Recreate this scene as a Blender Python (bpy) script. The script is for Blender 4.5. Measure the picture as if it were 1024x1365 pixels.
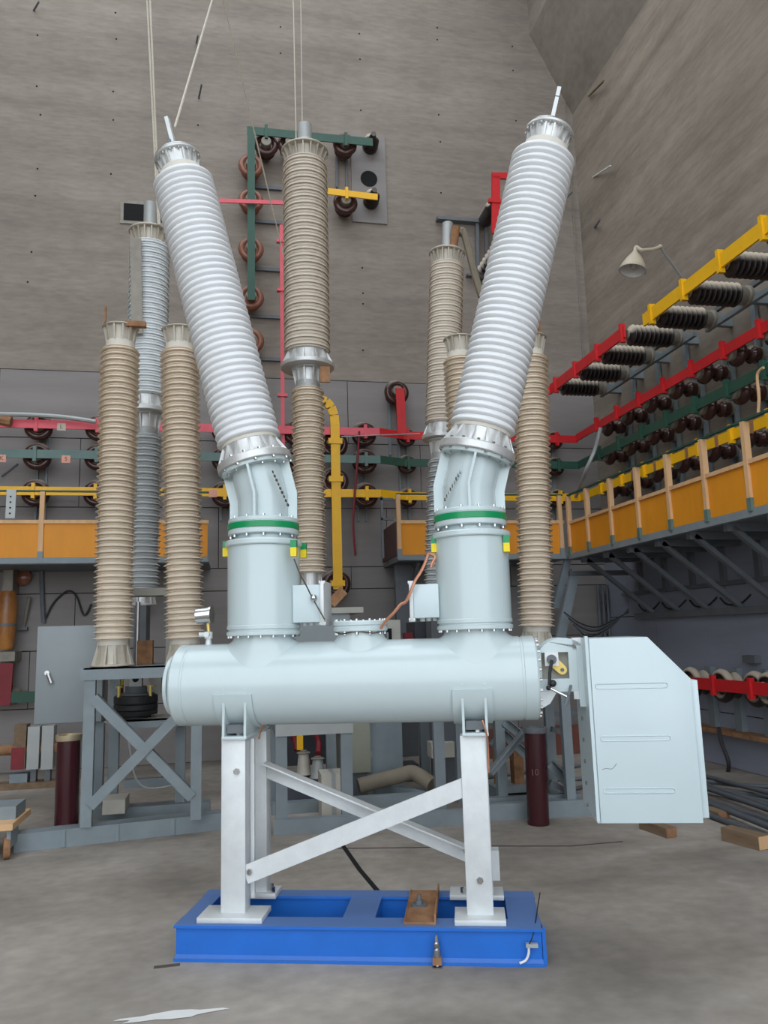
import bpy, bmesh, math, random
from mathutils import Matrix, Vector
random.seed(7)
for o in list(bpy.data.objects): bpy.data.objects.remove(o)
SC = bpy.context.scene
COL = SC.collection
# ------------------------------------------------------------------ camera
FPX = 1030.0
def _n(v): return Vector(v).normalized()
YD = _n((-202, 168, FPX)); _v = _n((-182, -6700, FPX))
ZD = (_v - _v.dot(YD) * YD).normalized(); XD = YD.cross(ZD)
EYE = Vector((0, 0, 1.65))
right = Vector((XD.x, YD.x, ZD.x)); down = Vector((XD.y, YD.y, ZD.y)); fwd = Vector((XD.z, YD.z, ZD.z))
cd = bpy.data.cameras.new('camera'); cam = bpy.data.objects.new('camera', cd); COL.objects.link(cam)
cd.sensor_fit = 'VERTICAL'; cd.sensor_height = 36.0; cd.lens = FPX / 1365 * 36.0; cd.clip_start = .05; cd.clip_end = 200
m = Matrix((right, -down, -fwd)).transposed().to_4x4(); m.translation = EYE
cam.matrix_world = m
SC.camera = cam
# ------------------------------------------------------------------ sky and exposure
SC.view_settings.view_transform = 'Standard'
SC.view_settings.look = 'None'
SC.view_settings.gamma = 1.0
SC.view_settings.use_curve_mapping = False
SC.view_settings.exposure = 0.45
W = bpy.data.worlds.new('sky'); SC.world = W; W.use_nodes = True
bg = W.node_tree.nodes['Background']
bg.inputs[0].default_value = (0.84, 0.92, 1.0, 1); bg.inputs[1].default_value = 2.0
# ------------------------------------------------------------------ pixel rays (1024x1365 frame)
def ray(px, py):
    c = Vector((px - 512, py - 682.5, FPX)); return Vector((c.dot(XD), c.dot(YD), c.dot(ZD)))
def py_(px, py, y): r = ray(px, py); return EYE + r * (y / r.y)
def px_(px, py, x): r = ray(px, py); return EYE + r * (x / r.x)
def pz_(px, py, z=0.0): r = ray(px, py); return EYE + r * ((z - EYE.z) / r.z)
# ------------------------------------------------------------------ materials
def lin(c): return tuple(((x / 255) / 12.92 if x / 255 <= .04045 else ((x / 255 + .055) / 1.055) ** 2.4) for x in c)
MATS = {}
def mat(name, rgb, rough=.5, metal=0., var=.12, scale=6., stretch=(1, 1, 1), bump=0., bscale=None, dust=None, rgb2=None, mix2=.5, spec=.5, coat=0.):
    M = bpy.data.materials.new(name); M.use_nodes = True; nt = M.node_tree; N = nt.nodes; L = nt.links
    b = N['Principled BSDF']
    b.inputs['Roughness'].default_value = rough; b.inputs['Metallic'].default_value = metal
    b.inputs['Specular IOR Level'].default_value = spec; b.inputs['Coat Weight'].default_value = coat
    tc = N.new('ShaderNodeTexCoord'); mp = N.new('ShaderNodeMapping'); mp.inputs['Scale'].default_value = stretch
    L.new(tc.outputs['Object'], mp.inputs[0])
    nz = N.new('ShaderNodeTexNoise'); nz.inputs['Scale'].default_value = scale; nz.inputs['Detail'].default_value = 6; nz.inputs['Roughness'].default_value = .6
    L.new(mp.outputs[0], nz.inputs['Vector'])
    c1 = rgb; c2 = rgb2 or rgb
    rp = N.new('ShaderNodeValToRGB'); L.new(nz.outputs['Fac'], rp.inputs[0])
    rp.color_ramp.elements[0].position = .3; rp.color_ramp.elements[1].position = .7
    rp.color_ramp.elements[0].color = (*[x * (1 - var) for x in c1], 1); rp.color_ramp.elements[1].color = (*[min(1, x * (1 + var)) for x in c2], 1)
    out = rp.outputs[0]
    if dust:
        g = N.new('ShaderNodeNewGeometry'); sx = N.new('ShaderNodeSeparateXYZ'); L.new(g.outputs['Normal'], sx.inputs[0])
        mr = N.new('ShaderNodeMapRange'); mr.inputs[1].default_value = dust[1]; mr.inputs[2].default_value = min(1., dust[1] + .45); mr.inputs[4].default_value = dust[2]
        L.new(sx.outputs['Z'], mr.inputs[0])
        mx = N.new('ShaderNodeMixRGB'); L.new(mr.outputs[0], mx.inputs[0]); L.new(out, mx.inputs[1]); mx.inputs[2].default_value = (*dust[0], 1); out = mx.outputs[0]
        mr2 = N.new('ShaderNodeMapRange'); L.new(mr.outputs[0], mr2.inputs[0]); mr2.inputs[3].default_value = rough; mr2.inputs[4].default_value = .85
        L.new(mr2.outputs[0], b.inputs['Roughness'])
    L.new(out, b.inputs['Base Color'])
    if bump:
        nb = N.new('ShaderNodeTexNoise'); nb.inputs['Scale'].default_value = bscale or scale * 6; nb.inputs['Detail'].default_value = 5; L.new(mp.outputs[0], nb.inputs['Vector'])
        bp = N.new('ShaderNodeBump'); bp.inputs['Strength'].default_value = bump; bp.inputs['Distance'].default_value = .01
        L.new(nb.outputs['Fac'], bp.inputs['Height']); L.new(bp.outputs[0], b.inputs['Normal'])
    MATS[name] = M; return M
DUST = lin((150, 138, 122))
def concrete(name, a, b_, along, stain=.25):
    """board-marked concrete: streaks along one axis plus broad stains"""
    M = bpy.data.materials.new(name); M.use_nodes = True; nt = M.node_tree; N = nt.nodes; L = nt.links
    p = N['Principled BSDF']; p.inputs['Roughness'].default_value = .9; p.inputs['Specular IOR Level'].default_value = .2
    tc = N.new('ShaderNodeTexCoord')
    def noise(scale, st, det=6, dist=0.):
        mp = N.new('ShaderNodeMapping'); mp.inputs['Scale'].default_value = st; L.new(tc.outputs['Object'], mp.inputs[0])
        z = N.new('ShaderNodeTexNoise'); z.inputs['Scale'].default_value = scale; z.inputs['Detail'].default_value = det; z.inputs['Distortion'].default_value = dist
        L.new(mp.outputs[0], z.inputs['Vector']); return z.outputs['Fac']
    s1 = noise(1.0, along, 8, .4); s2 = noise(.7, (1, 1, 1), 5); s3 = noise(14, tuple(x * .4 + .3 for x in along), 4)
    r1 = N.new('ShaderNodeValToRGB'); L.new(s1, r1.inputs[0]); r1.color_ramp.elements[0].position = .32; r1.color_ramp.elements[1].position = .68
    r1.color_ramp.elements[0].color = (*a, 1); r1.color_ramp.elements[1].color = (*b_, 1)
    r2 = N.new('ShaderNodeValToRGB'); L.new(s2, r2.inputs[0]); r2.color_ramp.elements[0].position = .35; r2.color_ramp.elements[1].position = .65
    r2.color_ramp.elements[0].color = (1 - stain, 1 - stain, 1 - stain, 1); r2.color_ramp.elements[1].color = (1, 1, 1, 1)
    mx = N.new('ShaderNodeMixRGB'); mx.blend_type = 'MULTIPLY'; mx.inputs[0].default_value = 1; L.new(r1.outputs[0], mx.inputs[1]); L.new(r2.outputs[0], mx.inputs[2])
    r3 = N.new('ShaderNodeValToRGB'); L.new(s3, r3.inputs[0]); r3.color_ramp.elements[0].position = .3; r3.color_ramp.elements[1].position = .7
    r3.color_ramp.elements[0].color = (.86, .86, .86, 1); r3.color_ramp.elements[1].color = (1.06, 1.06, 1.06, 1)
    m2 = N.new('ShaderNodeMixRGB'); m2.blend_type = 'MULTIPLY'; m2.inputs[0].default_value = 1; L.new(mx.outputs[0], m2.inputs[1]); L.new(r3.outputs[0], m2.inputs[2])
    L.new(m2.outputs[0], p.inputs['Base Color'])
    bp = N.new('ShaderNodeBump'); bp.inputs['Strength'].default_value = .16; bp.inputs['Distance'].default_value = .02; L.new(s1, bp.inputs['Height']); L.new(bp.outputs[0], p.inputs['Normal'])
    MATS[name] = M; return M
concrete('back_concrete', lin((142, 131, 122)), lin((156, 145, 135)), (.22, 1, 3.2), .14)
concrete('right_concrete', lin((138, 127, 115)), lin((162, 150, 136)), (1, .22, 3.2), .16)
concrete('floor_concrete', lin((142, 134, 125)), lin((184, 175, 165)), (.8, 1.1, 1), .34)
concrete('roof_concrete', lin((140, 131, 121)), lin((160, 150, 139)), (1, .3, 1), .2)
mat('wall_plate', lin((138, 132, 129)), .75, 0, .12, 1.2, (.3, 1, 3), .15, 8)
mat('wall_plate_blue', lin((140, 144, 158)), .75, 0, .14, 1.2, (1, .3, 2), .15, 8)
mat('black_gap', lin((12, 12, 13)), .9, 0, 0)
mat('breaker_paint', lin((196, 209, 210)), .22, 0, .015, 3, spec=.5, coat=.15)
mat('cabinet_paint', lin((200, 214, 217)), .28, 0, .015, 3)
mat('green_band', lin((0, 142, 84)), .35, 0, .03)
mat('galvanised', lin((214, 217, 217)), .5, .25, .07, 9, bump=.05)
mat('cast_aluminium', lin((205, 205, 203)), .42, .55, .08, 20, bump=.08)
mat('bright_steel', lin((200, 200, 200)), .25, 1., .06, 15)
mat('white_shed', lin((230, 231, 232)), .3, 0, .02, 4, spec=.4)
mat('cream_cement', lin((214, 208, 196)), .7, 0, .05)
mat('beige_porcelain', lin((232, 219, 201)), .33, 0, .06, 5, (1, 1, .5), spec=.4)
mat('beige_upper', lin((206, 194, 178)), .4, 0, .06, 5, spec=.4)
mat('grey_porcelain', lin((208, 212, 213)), .38, 0, .05, 5, spec=.4)
mat('cast_cream', lin((190, 182, 168)), .5, .2, .08, 14, bump=.08)
mat('brown_glaze', lin((70, 42, 37)), .14, 0, .15, 6, dust=(lin((170, 156, 138)), .4, .9))
mat('dark_glaze', lin((40, 33, 33)), .3, 0, .15, 6, dust=(lin((200, 186, 166)), -.05, .95))
mat('terracotta_glaze', lin((138, 88, 68)), .22, 0, .12, 6, dust=(DUST, .55, .7))
mat('insulator_metal', lin((140, 133, 122)), .6, .3, .15, 12)
mat('bus_red', lin((206, 34, 40)), .45, 0, .08, 5)
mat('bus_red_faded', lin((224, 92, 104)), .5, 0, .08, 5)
mat('bus_green', lin((38, 78, 62)), .5, 0, .1, 5)
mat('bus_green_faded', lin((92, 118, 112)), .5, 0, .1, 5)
mat('bus_yellow', lin((238, 180, 8)), .45, 0, .06, 5)
mat('frame_grey', lin((128, 138, 142)), .55, 0, .1, 5, bump=.05)
mat('dark_steel', lin((104, 108, 112)), .6, .1, .12, 6)
mat('cabinet_grey', lin((140, 147, 149)), .45, 0, .04, 4)
mat('cabinet_beige', lin((150, 150, 134)), .5, 0, .05, 4)
mat('dark_box', lin((64, 66, 74)), .55, 0, .06, 4)
mat('panel_wood', lin((224, 144, 26)), .55, 0, .09, 2.5, (1, 1, .35))
mat('post_wood', lin((214, 172, 128)), .65, 0, .1, 4, (4, 4, .5))
mat('old_wood', lin((124, 102, 80)), .8, 0, .2, 5, (3, .6, 3), bump=.2)
mat('skid_blue', lin((28, 104, 196)), .42, 0, .07, 5, dust=(lin((104, 122, 146)), .5, .62))
mat('rust', lin((142, 100, 68)), .8, .1, .22, 9, bump=.15, rgb2=lin((158, 118, 84)))
mat('maroon_tube', lin((62, 24, 30)), .22, 0, .12, 3, (1, 1, .3))
mat('maroon_cap', lin((186, 170, 140)), .35, .5, .1, 8)
mat('black_rubber', lin((34, 34, 36)), .55, 0, .12, 8)
mat('hose_grey', lin((78, 82, 86)), .6, 0, .12, 5)
mat('rope', lin((196, 188, 172)), .85, 0, .1, 30)
mat('copper', lin((200, 140, 112)), .4, .6, .12, 30)
mat('tag_yellow', lin((240, 214, 20)), .5, 0, .03)
mat('brass', lin((224, 196, 110)), .35, .4, .08, 8)
mat('white_plate', lin((228, 228, 228)), .5, 0, .02)
mat('dull_inside', lin((168, 166, 156)), .7, 0, .08)
mat('old_red', lin((128, 36, 44)), .6, 0, .15, 5)
mat('dark_red_cable', lin((120, 26, 40)), .5, 0, .1)
mat('cardboard', lin((196, 190, 178)), .8, 0, .06)
mat('canvas', lin((128, 118, 102)), .85, 0, .12, 4)
mat('amber_tube', lin((150, 92, 48)), .35, 0, .35, 3.5, (1, 1, .6), rgb2=lin((176, 120, 62)))
mat('lamp_cream', lin((190, 178, 156)), .5, 0, .06)
mat('bulb_glass', lin((200, 196, 188)), .15, 0, .02)
mat('cable_dark', lin((48, 46, 48)), .6, 0, .1)
mat('orange_rust', lin((112, 66, 54)), .75, 0, .15)
mat('paint_chip', lin((224, 224, 220)), .7, 0, .03)
mat('pink_tag', lin((226, 160, 140)), .6, 0, .1)
mat('grey_strip', lin((172, 174, 172)), .5, .3, .06)
mat('brown_board', lin((84, 62, 58)), .7, 0, .15, 5)
mat('faint_ink', lin((118, 84, 82)), .7, 0, .1)
mat('dark_ink', lin((84, 76, 66)), .7, 0, .1)
# ------------------------------------------------------------------ mesh builder
MW = {}
class B:
    def __init__(s, mtx=None): s.bm = bmesh.new(); s.m = mtx or Matrix()
    def v(s, p): return s.bm.verts.new(s.m @ Vector(p))
    def face(s, vs):
        try: return s.bm.faces.new(vs)
        except ValueError: return None
    def box(s, a, b):
        (x0, y0, z0), (x1, y1, z1) = a, b
        p = [s.v(q) for q in ((x0, y0, z0), (x1, y0, z0), (x1, y1, z0), (x0, y1, z0), (x0, y0, z1), (x1, y0, z1), (x1, y1, z1), (x0, y1, z1))]
        for f in ((3, 2, 1, 0), (4, 5, 6, 7), (0, 1, 5, 4), (1, 2, 6, 5), (2, 3, 7, 6), (3, 0, 4, 7)): s.face([p[i] for i in f])
        return s
    def bar(s, p0, p1, w, t, up=(0, 0, 1)):
        """rectangular bar p0->p1; w across (in the plane of up), t thick"""
        p0 = Vector(p0); p1 = Vector(p1); d = (p1 - p0).normalized(); upv = Vector(up)
        if abs(d.dot(upv)) > .98: upv = Vector((0, 1, 0)) if abs(d.y) < .9 else Vector((1, 0, 0))
        sd = d.cross(upv).normalized(); u2 = sd.cross(d).normalized()
        ring = [(-t / 2, -w / 2), (t / 2, -w / 2), (t / 2, w / 2), (-t / 2, w / 2)]
        A = [s.v(p0 + sd * a + u2 * b) for a, b in ring]; C = [s.v(p1 + sd * a + u2 * b) for a, b in ring]
        s.face(A[::-1]); s.face(C)
        for i in range(4): j = (i + 1) % 4; s.face([A[i], A[j], C[j], C[i]])
        return s
    def angle(s, p0, p1, w, t, up=(0, 0, 1), side=1):
        """L-section bar"""
        p0 = Vector(p0); p1 = Vector(p1); d = (p1 - p0).normalized(); upv = Vector(up)
        if abs(d.dot(upv)) > .98: upv = Vector((0, 1, 0))
        sd = d.cross(upv).normalized(); u2 = sd.cross(d).normalized()
        s.bar(p0, p1, w, t, up)
        o = u2 * (w / 2 - t / 2) + sd * (side * w / 2)
        s.bar(p0 + o, p1 + o, t, w, up); return s
    def channel(s, p0, p1, h, w, t=.008, up=(0, 0, 1), side=1):
        p0 = Vector(p0); p1 = Vector(p1); d = (p1 - p0).normalized(); upv = Vector(up)
        if abs(d.dot(upv)) > .98: upv = Vector((0, 1, 0))
        sd = d.cross(upv).normalized() * side; u2 = Vector(upv)
        s.bar(p0, p1, h, t, up)
        for k in (-1, 1):
            o = u2 * (k * (h / 2 - t / 2)) + sd * (w / 2)
            s.bar(p0 + o, p1 + o, t, w, up)
        return s
    def tube(s, pts, r, seg=8, cap=True):
        pts = [Vector(p) for p in pts]; rs = r if isinstance(r, (list, tuple)) else [r] * len(pts)
        prev = None; ringp = None
        for i, p in enumerate(pts):
            d = ((pts[i + 1] if i + 1 < len(pts) else p) - (pts[i - 1] if i else p)).normalized()
            if prev is None: prev = d.orthogonal().normalized()
            prev = (prev - d * prev.dot(d)).normalized(); q = d.cross(prev)
            ring = [s.v(p + (prev * math.cos(2 * math.pi * k / seg) + q * math.sin(2 * math.pi * k / seg)) * rs[i]) for k in range(seg)]
            if ringp:
                for k in range(seg): j = (k + 1) % seg; s.face([ringp[k], ringp[j], ring[j], ring[k]])
            elif cap: s.face(ring[::-1])
            ringp = ring
        if cap: s.face(ringp)
        return s
    def cyl(s, p0, p1, r, r2=None, seg=20): return s.tube([p0, p1], [r, r if r2 is None else r2], seg)
    def lathe(s, prof, seg=32, closed=True):
        """profile (r, z) about local z"""
        rings = []
        for r, z in prof:
            if r < 1e-5: rings.append([s.v((0, 0, z))])
            else: rings.append([s.v((r * math.cos(2 * math.pi * k / seg), r * math.sin(2 * math.pi * k / seg), z)) for k in range(seg)])
        for a, b in zip(rings, rings[1:]):
            for k in range(seg):
                j = (k + 1) % seg
                if len(a) == 1 and len(b) == 1: continue
                if len(a) == 1: s.face([a[0], b[j], b[k]])
                elif len(b) == 1: s.face([a[k], a[j], b[0]])
                else: s.face([a[k], a[j], b[j], b[k]])
        if closed:
            if len(rings[0]) > 1: s.face(rings[0][::-1])
            if len(rings[-1]) > 1: s.face(rings[-1])
        return s
    def prism(s, poly, d0, d1, axis='y'):
        """2-D polygon extruded along an axis; poly in (x,z) for y, (y,z) for x, (x,y) for z"""
        def P(a, b, d): return {'y': (a, d, b), 'x': (d, a, b), 'z': (a, b, d)}[axis]
        A = [s.v(P(a, b, d0)) for a, b in poly]; C = [s.v(P(a, b, d1)) for a, b in poly]
        s.face(A); s.face(C[::-1]); n = len(poly)
        for i in range(n): j = (i + 1) % n; s.face([A[j], A[i], C[i], C[j]])
        return s
    def ball(s, c, r, seg=12):
        m0 = s.m; s.m = m0 @ Matrix.Translation(Vector(c)); n = 7
        s.lathe([(r * math.sin(math.pi * i / n), -r * math.cos(math.pi * i / n)) for i in range(n + 1)], seg, False); s.m = m0; return s
    def build(s, name, m, parent=None, smooth=40, bevel=0.):
        bmesh.ops.recalc_face_normals(s.bm, faces=s.bm.faces[:])
        if bevel:
            bmesh.ops.bevel(s.bm, geom=[e for e in s.bm.edges if len(e.link_faces) == 2 and e.calc_face_angle(0) > .5], offset=bevel, segments=2, affect='EDGES', profile=.5)
        me = bpy.data.meshes.new(name); s.bm.to_mesh(me); s.bm.free()
        if smooth:
            me.polygons.foreach_set('use_smooth', [True] * len(me.polygons)); me.set_sharp_from_angle(angle=math.radians(smooth))
        me.materials.append(MATS[m] if isinstance(m, str) else m)
        o = bpy.data.objects.new(name, me); COL.objects.link(o)
        if name.endswith('bolts') or name in ('seal_marks', 'cable_glands'): o['kind'] = 'stuff'
        if parent:
            o.parent = parent; me.transform(MW[parent].inverted()); MW[o] = MW[parent]
        else:
            xs = [v.co for v in me.vertices]
            c = Vector(((min(v.x for v in xs) + max(v.x for v in xs)) / 2, (min(v.y for v in xs) + max(v.y for v in xs)) / 2, min(v.z for v in xs)))
            me.transform(Matrix.Translation(-c)); o.location = c; MW[o] = Matrix.Translation(c)
        return o
def tag(o, label=None, cat=None, group=None, kind=None):
    if label: o['label'] = label
    if cat: o['category'] = cat
    if group: o['group'] = group
    if kind: o['kind'] = kind
    return o
def thing(name, label, cat, loc=(0, 0, 0), group=None, mtx=None):
    o = bpy.data.objects.new(name, None); COL.objects.link(o); o.empty_display_size = .1
    M = mtx or Matrix.Translation(Vector(loc)); o.matrix_world = M; o.location = M.translation; o.rotation_euler = M.to_euler(); MW[o] = M
    return tag(o, label, cat, group)
def struct(o): o['kind'] = 'structure'; return o
def dup(root, M, label=None):
    r = root.copy(); COL.objects.link(r); r.location = M.translation; r.rotation_euler = M.to_euler(); r.scale = M.to_scale()
    if label: r['label'] = label
    for ch in list(root.children):
        c = ch.copy(); COL.objects.link(c); c.parent = r
        for g in list(ch.children):
            d = g.copy(); COL.objects.link(d); d.parent = c
    return r
def axis_m(p0, p1):
    """matrix taking local z to p0->p1, origin p0"""
    d = (Vector(p1) - Vector(p0)); return Matrix.Translation(Vector(p0)) @ d.to_track_quat('Z', 'Y').to_matrix().to_4x4(), d.length
def smooth_path(pts, n=8):
    pts = [Vector(p) for p in pts]; out = []
    for i in range(len(pts) - 1):
        a = pts[max(0, i - 1)]; b = pts[i]; c = pts[i + 1]; d = pts[min(len(pts) - 1, i + 2)]
        for k in range(n):
            t = k / n; out.append(.5 * ((2 * b) + (c - a) * t + (2 * a - 5 * b + 4 * c - d) * t * t + (3 * b - a - 3 * c + d) * t ** 3))
    return out + [pts[-1]]
ORD = ['first', 'second', 'third', 'fourth', 'fifth', 'sixth', 'seventh', 'eighth', 'ninth', 'tenth', 'eleventh', 'twelfth']
# ================================================================== THE HALL
YB, XR, XL, ZC, YF = 11.19, 5.72, -9.0, 13.4, -3.0
fl = struct(B().box((-30, -40, -.3), (30, YB + .3, 0)).build('floor', 'floor_concrete', smooth=0))
tag(fl, 'grey brown concrete floor of the hall')
wb = struct(B().box((XL, YB, 0), (XR + .3, YB + .3, ZC)).build('wall_back', 'back_concrete', smooth=0)); tag(wb, 'grey concrete back wall with dark plated lower part')
wr = struct(B().box((XR, YF, 0), (XR + .3, YB, ZC)).build('wall_right', 'right_concrete', smooth=0)); tag(wr, 'streaked concrete right wall')
struct(B().box((XL - .3, YF, 0), (XL, YB + .3, ZC)).build('wall_left', 'right_concrete', smooth=0))
cl = B()   # roof slab around an unseen opening, added to let more daylight onto the walls
SX0, SX1, SY0, SY1 = -6.0, 4.4, 1.5, 10.4
for a_, b_ in (((XL - .3, YF), (SX0, YB + .3)), ((SX1, YF), (XR + .3, YB + .3)), ((SX0, YF), (SX1, SY0)), ((SX0, SY1), (SX1, YB + .3))): cl.box((*a_, ZC), (*b_, ZC + .3))
struct(cl.build('ceiling', 'roof_concrete', smooth=0))
h1 = py_(706, 46, YB)
tag(struct(B().prism([(XR, 10.38), (h1.x, h1.z), (h1.x, ZC), (XR, ZC)], YF, YB, 'y').build('ceiling_haunch', 'roof_concrete', smooth=0)), 'sloping concrete haunch between right wall and ceiling')
# dark wall plates: back wall
rows = [0, .8, 1.55, 2.31, 2.63, 3.5, 4.48, 5.46]
plate_me = {}
def plates(wall, key, rows, spans, place, m):
    for i, (z0, z1) in enumerate(zip(rows, rows[1:])):
        for (a, b_) in spans(i):
            bb = B(); bb.box(*place(a + .005, b_ - .005, z0 + .006, z1 - .006)); bb.build('panel', m, wall, smooth=0)
def spans_b(i):
    xs = [XL]; x = XL + .9 + .55 * (i % 3)
    while x < XR - .5: xs.append(x); x += 2.45
    xs.append(XR); return list(zip(xs, xs[1:]))
B().box((XL, YB - .004, 0), (XR, YB, 5.47)).build('panel_backing', 'black_gap', wb, smooth=0)
plates(wb, 'b', rows, spans_b, lambda a, b_, z0, z1: ((a, YB - .02, z0), (b_, YB - .004, z1)), 'wall_plate')
def spans_r(i):
    ys = [-2.9]; y = -2.4 + .7 * (i % 3)
    while y < YB - .5: ys.append(y); y += 2.3
    ys.append(YB - .02); return list(zip(ys, ys[1:]))
B().box((XR - .004, -2.9, 0), (XR, YB - .02, 2.66)).build('panel_backing', 'black_gap', wr, smooth=0)
plates(wr, 'r', [0, .62, 1.8, 2.65], spans_r, lambda a, b_, z0, z1: ((XR - .02, a, z0), (XR - .004, b_, z1)), 'wall_plate_blue')
# vertical seam strip in the corner and wall marks
B().bar((XR - .13, YB - .012, 5.5), (XR - .13, YB - .012, 10.6), .03, .02, (0, 1, 0)).build('corner_strip', 'back_concrete', wb, smooth=0)
for (x, y) in [(50, 47), (154, 17), (155, 52), (151, 160), (151, 122), (49, 115), (54, 153), (50, 225), (47, 261), (148, 232), (374, 36), (374, 71), (479, 45), (480, 79), (481, 147), (483, 357), (484, 391), (583, 37), (583, 53), (683, 62), (684, 94), (585, 153), (587, 189), (588, 257), (42, 336), (37, 376), (264, 167), (688, 161), (484, 405), (484, 467)]:
    p = py_(x, y, YB); B().cyl(p + Vector((0, -.004, 0)), p + Vector((0, .01, 0)), .014, seg=8).build('anchor_hole', 'black_gap', wb)
STB = [((265, 131), (269, 112)), ((751, 268), (763, 256)), ((262, 57), (264, 47)), ((45, 14), (52, 2))]
for (a, b_) in STB:
    p = py_(*a, YB); q = py_(*b_, YB - .25); o = B().cyl(p, q, .014, seg=8).build('rebar_stub', 'dark_steel'); tag(o, ['dark rebar stub on the back wall right of the left rope', 'dark rebar stub on the back wall right of the right bushing', 'short rebar stub on the back wall beside the slanting rope', 'dark rebar stub at the top left of the back wall'][STB.index((a, b_))], 'rebar')
p = px_(781, 95, XR); q = px_(803, 77, XR - .1)
tag(B().cyl(px_(785, 128, XR - .03), px_(805, 108, XR - .12), .016, seg=8).build('rebar_stub', 'old_wood'), 'pale rebar near the top corner on the right wall', 'rebar')
tag(B().cyl(px_(791, 236, XR), px_(814, 221, XR - .12), .014, seg=8).build('rebar_stub', 'paint_chip'), 'white painted rebar on the upper right wall', 'rebar')
tag(B().cyl(px_(793, 303, XR), px_(800, 293, XR - .2), .014, seg=8).build('rebar_stub', 'dark_steel'), 'short dark rebar on the right wall left of the lamp', 'rebar')
# floor joints
def strip(pts, w, name, m, z=.003):
    bb = B()
    for a, b_ in zip(pts, pts[1:]):
        a = pz_(*a); b_ = pz_(*b_); bb.bar((a.x, a.y, z / 2), (b_.x, b_.y, z / 2), z, w)
    return bb.build(name, m, fl, smooth=0)
strip([(452, 1120), (480, 1160), (507, 1192)], .035, 'floor_slot', 'black_gap')
strip([(385, 1140), (450, 1131), (560, 1130), (640, 1128), (760, 1128), (830, 1122)], .012, 'floor_joint', 'cable_dark')
strip([(205, 1290), (240, 1286)], .03, 'floor_mark', 'dark_ink')
# paint splash at the bottom edge
bb = B(); base = pz_(215, 1356); vs = []
for k in range(18):
    a = 2 * math.pi * k / 18; r = .16 * (1 + .45 * math.sin(3 * a + 1) * math.cos(2 * a)); vs.append(bb.v((base.x + r * math.cos(a) * 1.35, base.y + r * math.sin(a) * .22, .003)))
bb.face(vs); bb.build('paint_splash', 'paint_chip', fl, smooth=0)
# ================================================================== CIRCUIT BREAKER
O = pz_(232, 1281); A17 = math.radians(-17)
MB = Matrix.Translation(O) @ Matrix.Rotation(A17, 4, 'Z'); MBI = MB.inverted()
def bl(px, py, v):
    """pixel -> breaker-frame (u, v, z) on the plane v"""
    e = MBI @ EYE; r = MBI.to_3x3() @ ray(px, py); t = (v - e.y) / r.y; return e + r * t
def bolts(bb, c, R, n, r, h, ax=None, ph=0.):
    """ring of hex bolts about local z at height c"""
    m0 = bb.m
    for k in range(n):
        a = 2 * math.pi * (k + ph) / n; bb.m = m0 @ Matrix.Translation((R * math.cos(a), R * math.sin(a), c))
        bb.lathe([(r, 0), (r, h)], 6)
    bb.m = m0
def sheds(z0, z1, n, rc, rb, rs, droop=.02, thick=.01):
    """profile with n big and n small sheds"""
    pr = [(rc, z0)]; pitch = (z1 - z0) / n
    for i in range(n):
        for zc, r in ((z0 + pitch * (i + .42), rb), (z0 + pitch * (i + .92), rs)):
            d = droop * (r - rc) / max(1e-4, rb - rc)
            pr += [(rc, zc - .10 * pitch), (r - .008, zc - d - thick * .45), (r - .001, zc - d - thick * .2), (r, zc - d + thick * .2), (r - .006, zc - d + thick * .65), (rc + .003, zc + .10 * pitch)]
    return pr + [(rc, z1)]
def bumps(z0, z1, n, rc, rb):
    pr = []; p = (z1 - z0) / n
    for i in range(n):
        z = z0 + p * i
        pr += [(rc, z), (rc + (rb - rc) * .35, z + .07 * p), (rb - .003, z + .2 * p), (rb, z + .36 * p), (rb - .002, z + .52 * p), (rc + (rb - rc) * .45, z + .78 * p)]
    return pr + [(rc, z1)]
def gusset_collar(bb, z0, z1, rn, rf, n, tf, up=True, t=.014):
    """cast collar: neck rn, flange rf (thickness tf) at z0 when up else at z1, n triangular gussets"""
    if up: bb.lathe([(rn * .6, z0), (rf - .004, z0), (rf, z0 + .006), (rf, z0 + tf - .006), (rf - .006, z0 + tf), (rn + .01, z0 + tf + .004), (rn, z0 + tf + .03), (rn, z1), (rn * .6, z1)], 40)
    else: bb.lathe([(rn * .6, z0), (rn, z0), (rn, z1 - tf - .03), (rn + .01, z1 - tf - .004), (rf - .006, z1 - tf), (rf, z1 - tf + .006), (rf, z1 - .006), (rf - .004, z1), (rn * .6, z1)], 40)
    m0 = bb.m
    for k in range(n):
        bb.m = m0 @ Matrix.Rotation(2 * math.pi * (k + .5) / n, 4, 'Z')
        if up: bb.prism([(rn - .01, z0 + tf * .5), (rf - .012, z0 + tf * .5), (rf - .012, z0 + tf + .012), (rn + .004, z1 - .004), (rn - .01, z1 - .004)], -t / 2, t / 2, 'y')
        else: bb.prism([(rn - .01, z1 - tf * .5), (rf - .012, z1 - tf * .5), (rf - .012, z1 - tf - .012), (rn + .004, z0 + .004), (rn - .01, z0 + .004)], -t / 2, t / 2, 'y')
    bb.m = m0
BR = thing('circuit_breaker', 'pale grey dead tank circuit breaker with two tilted white bushings on the blue skid', 'circuit breaker', mtx=MB)
def bb_(extra=None): return B(MB @ extra if extra else MB.copy())
TV, TZ, TR = .30, 1.385, .232
U0, U1 = -.095, 1.965
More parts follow.
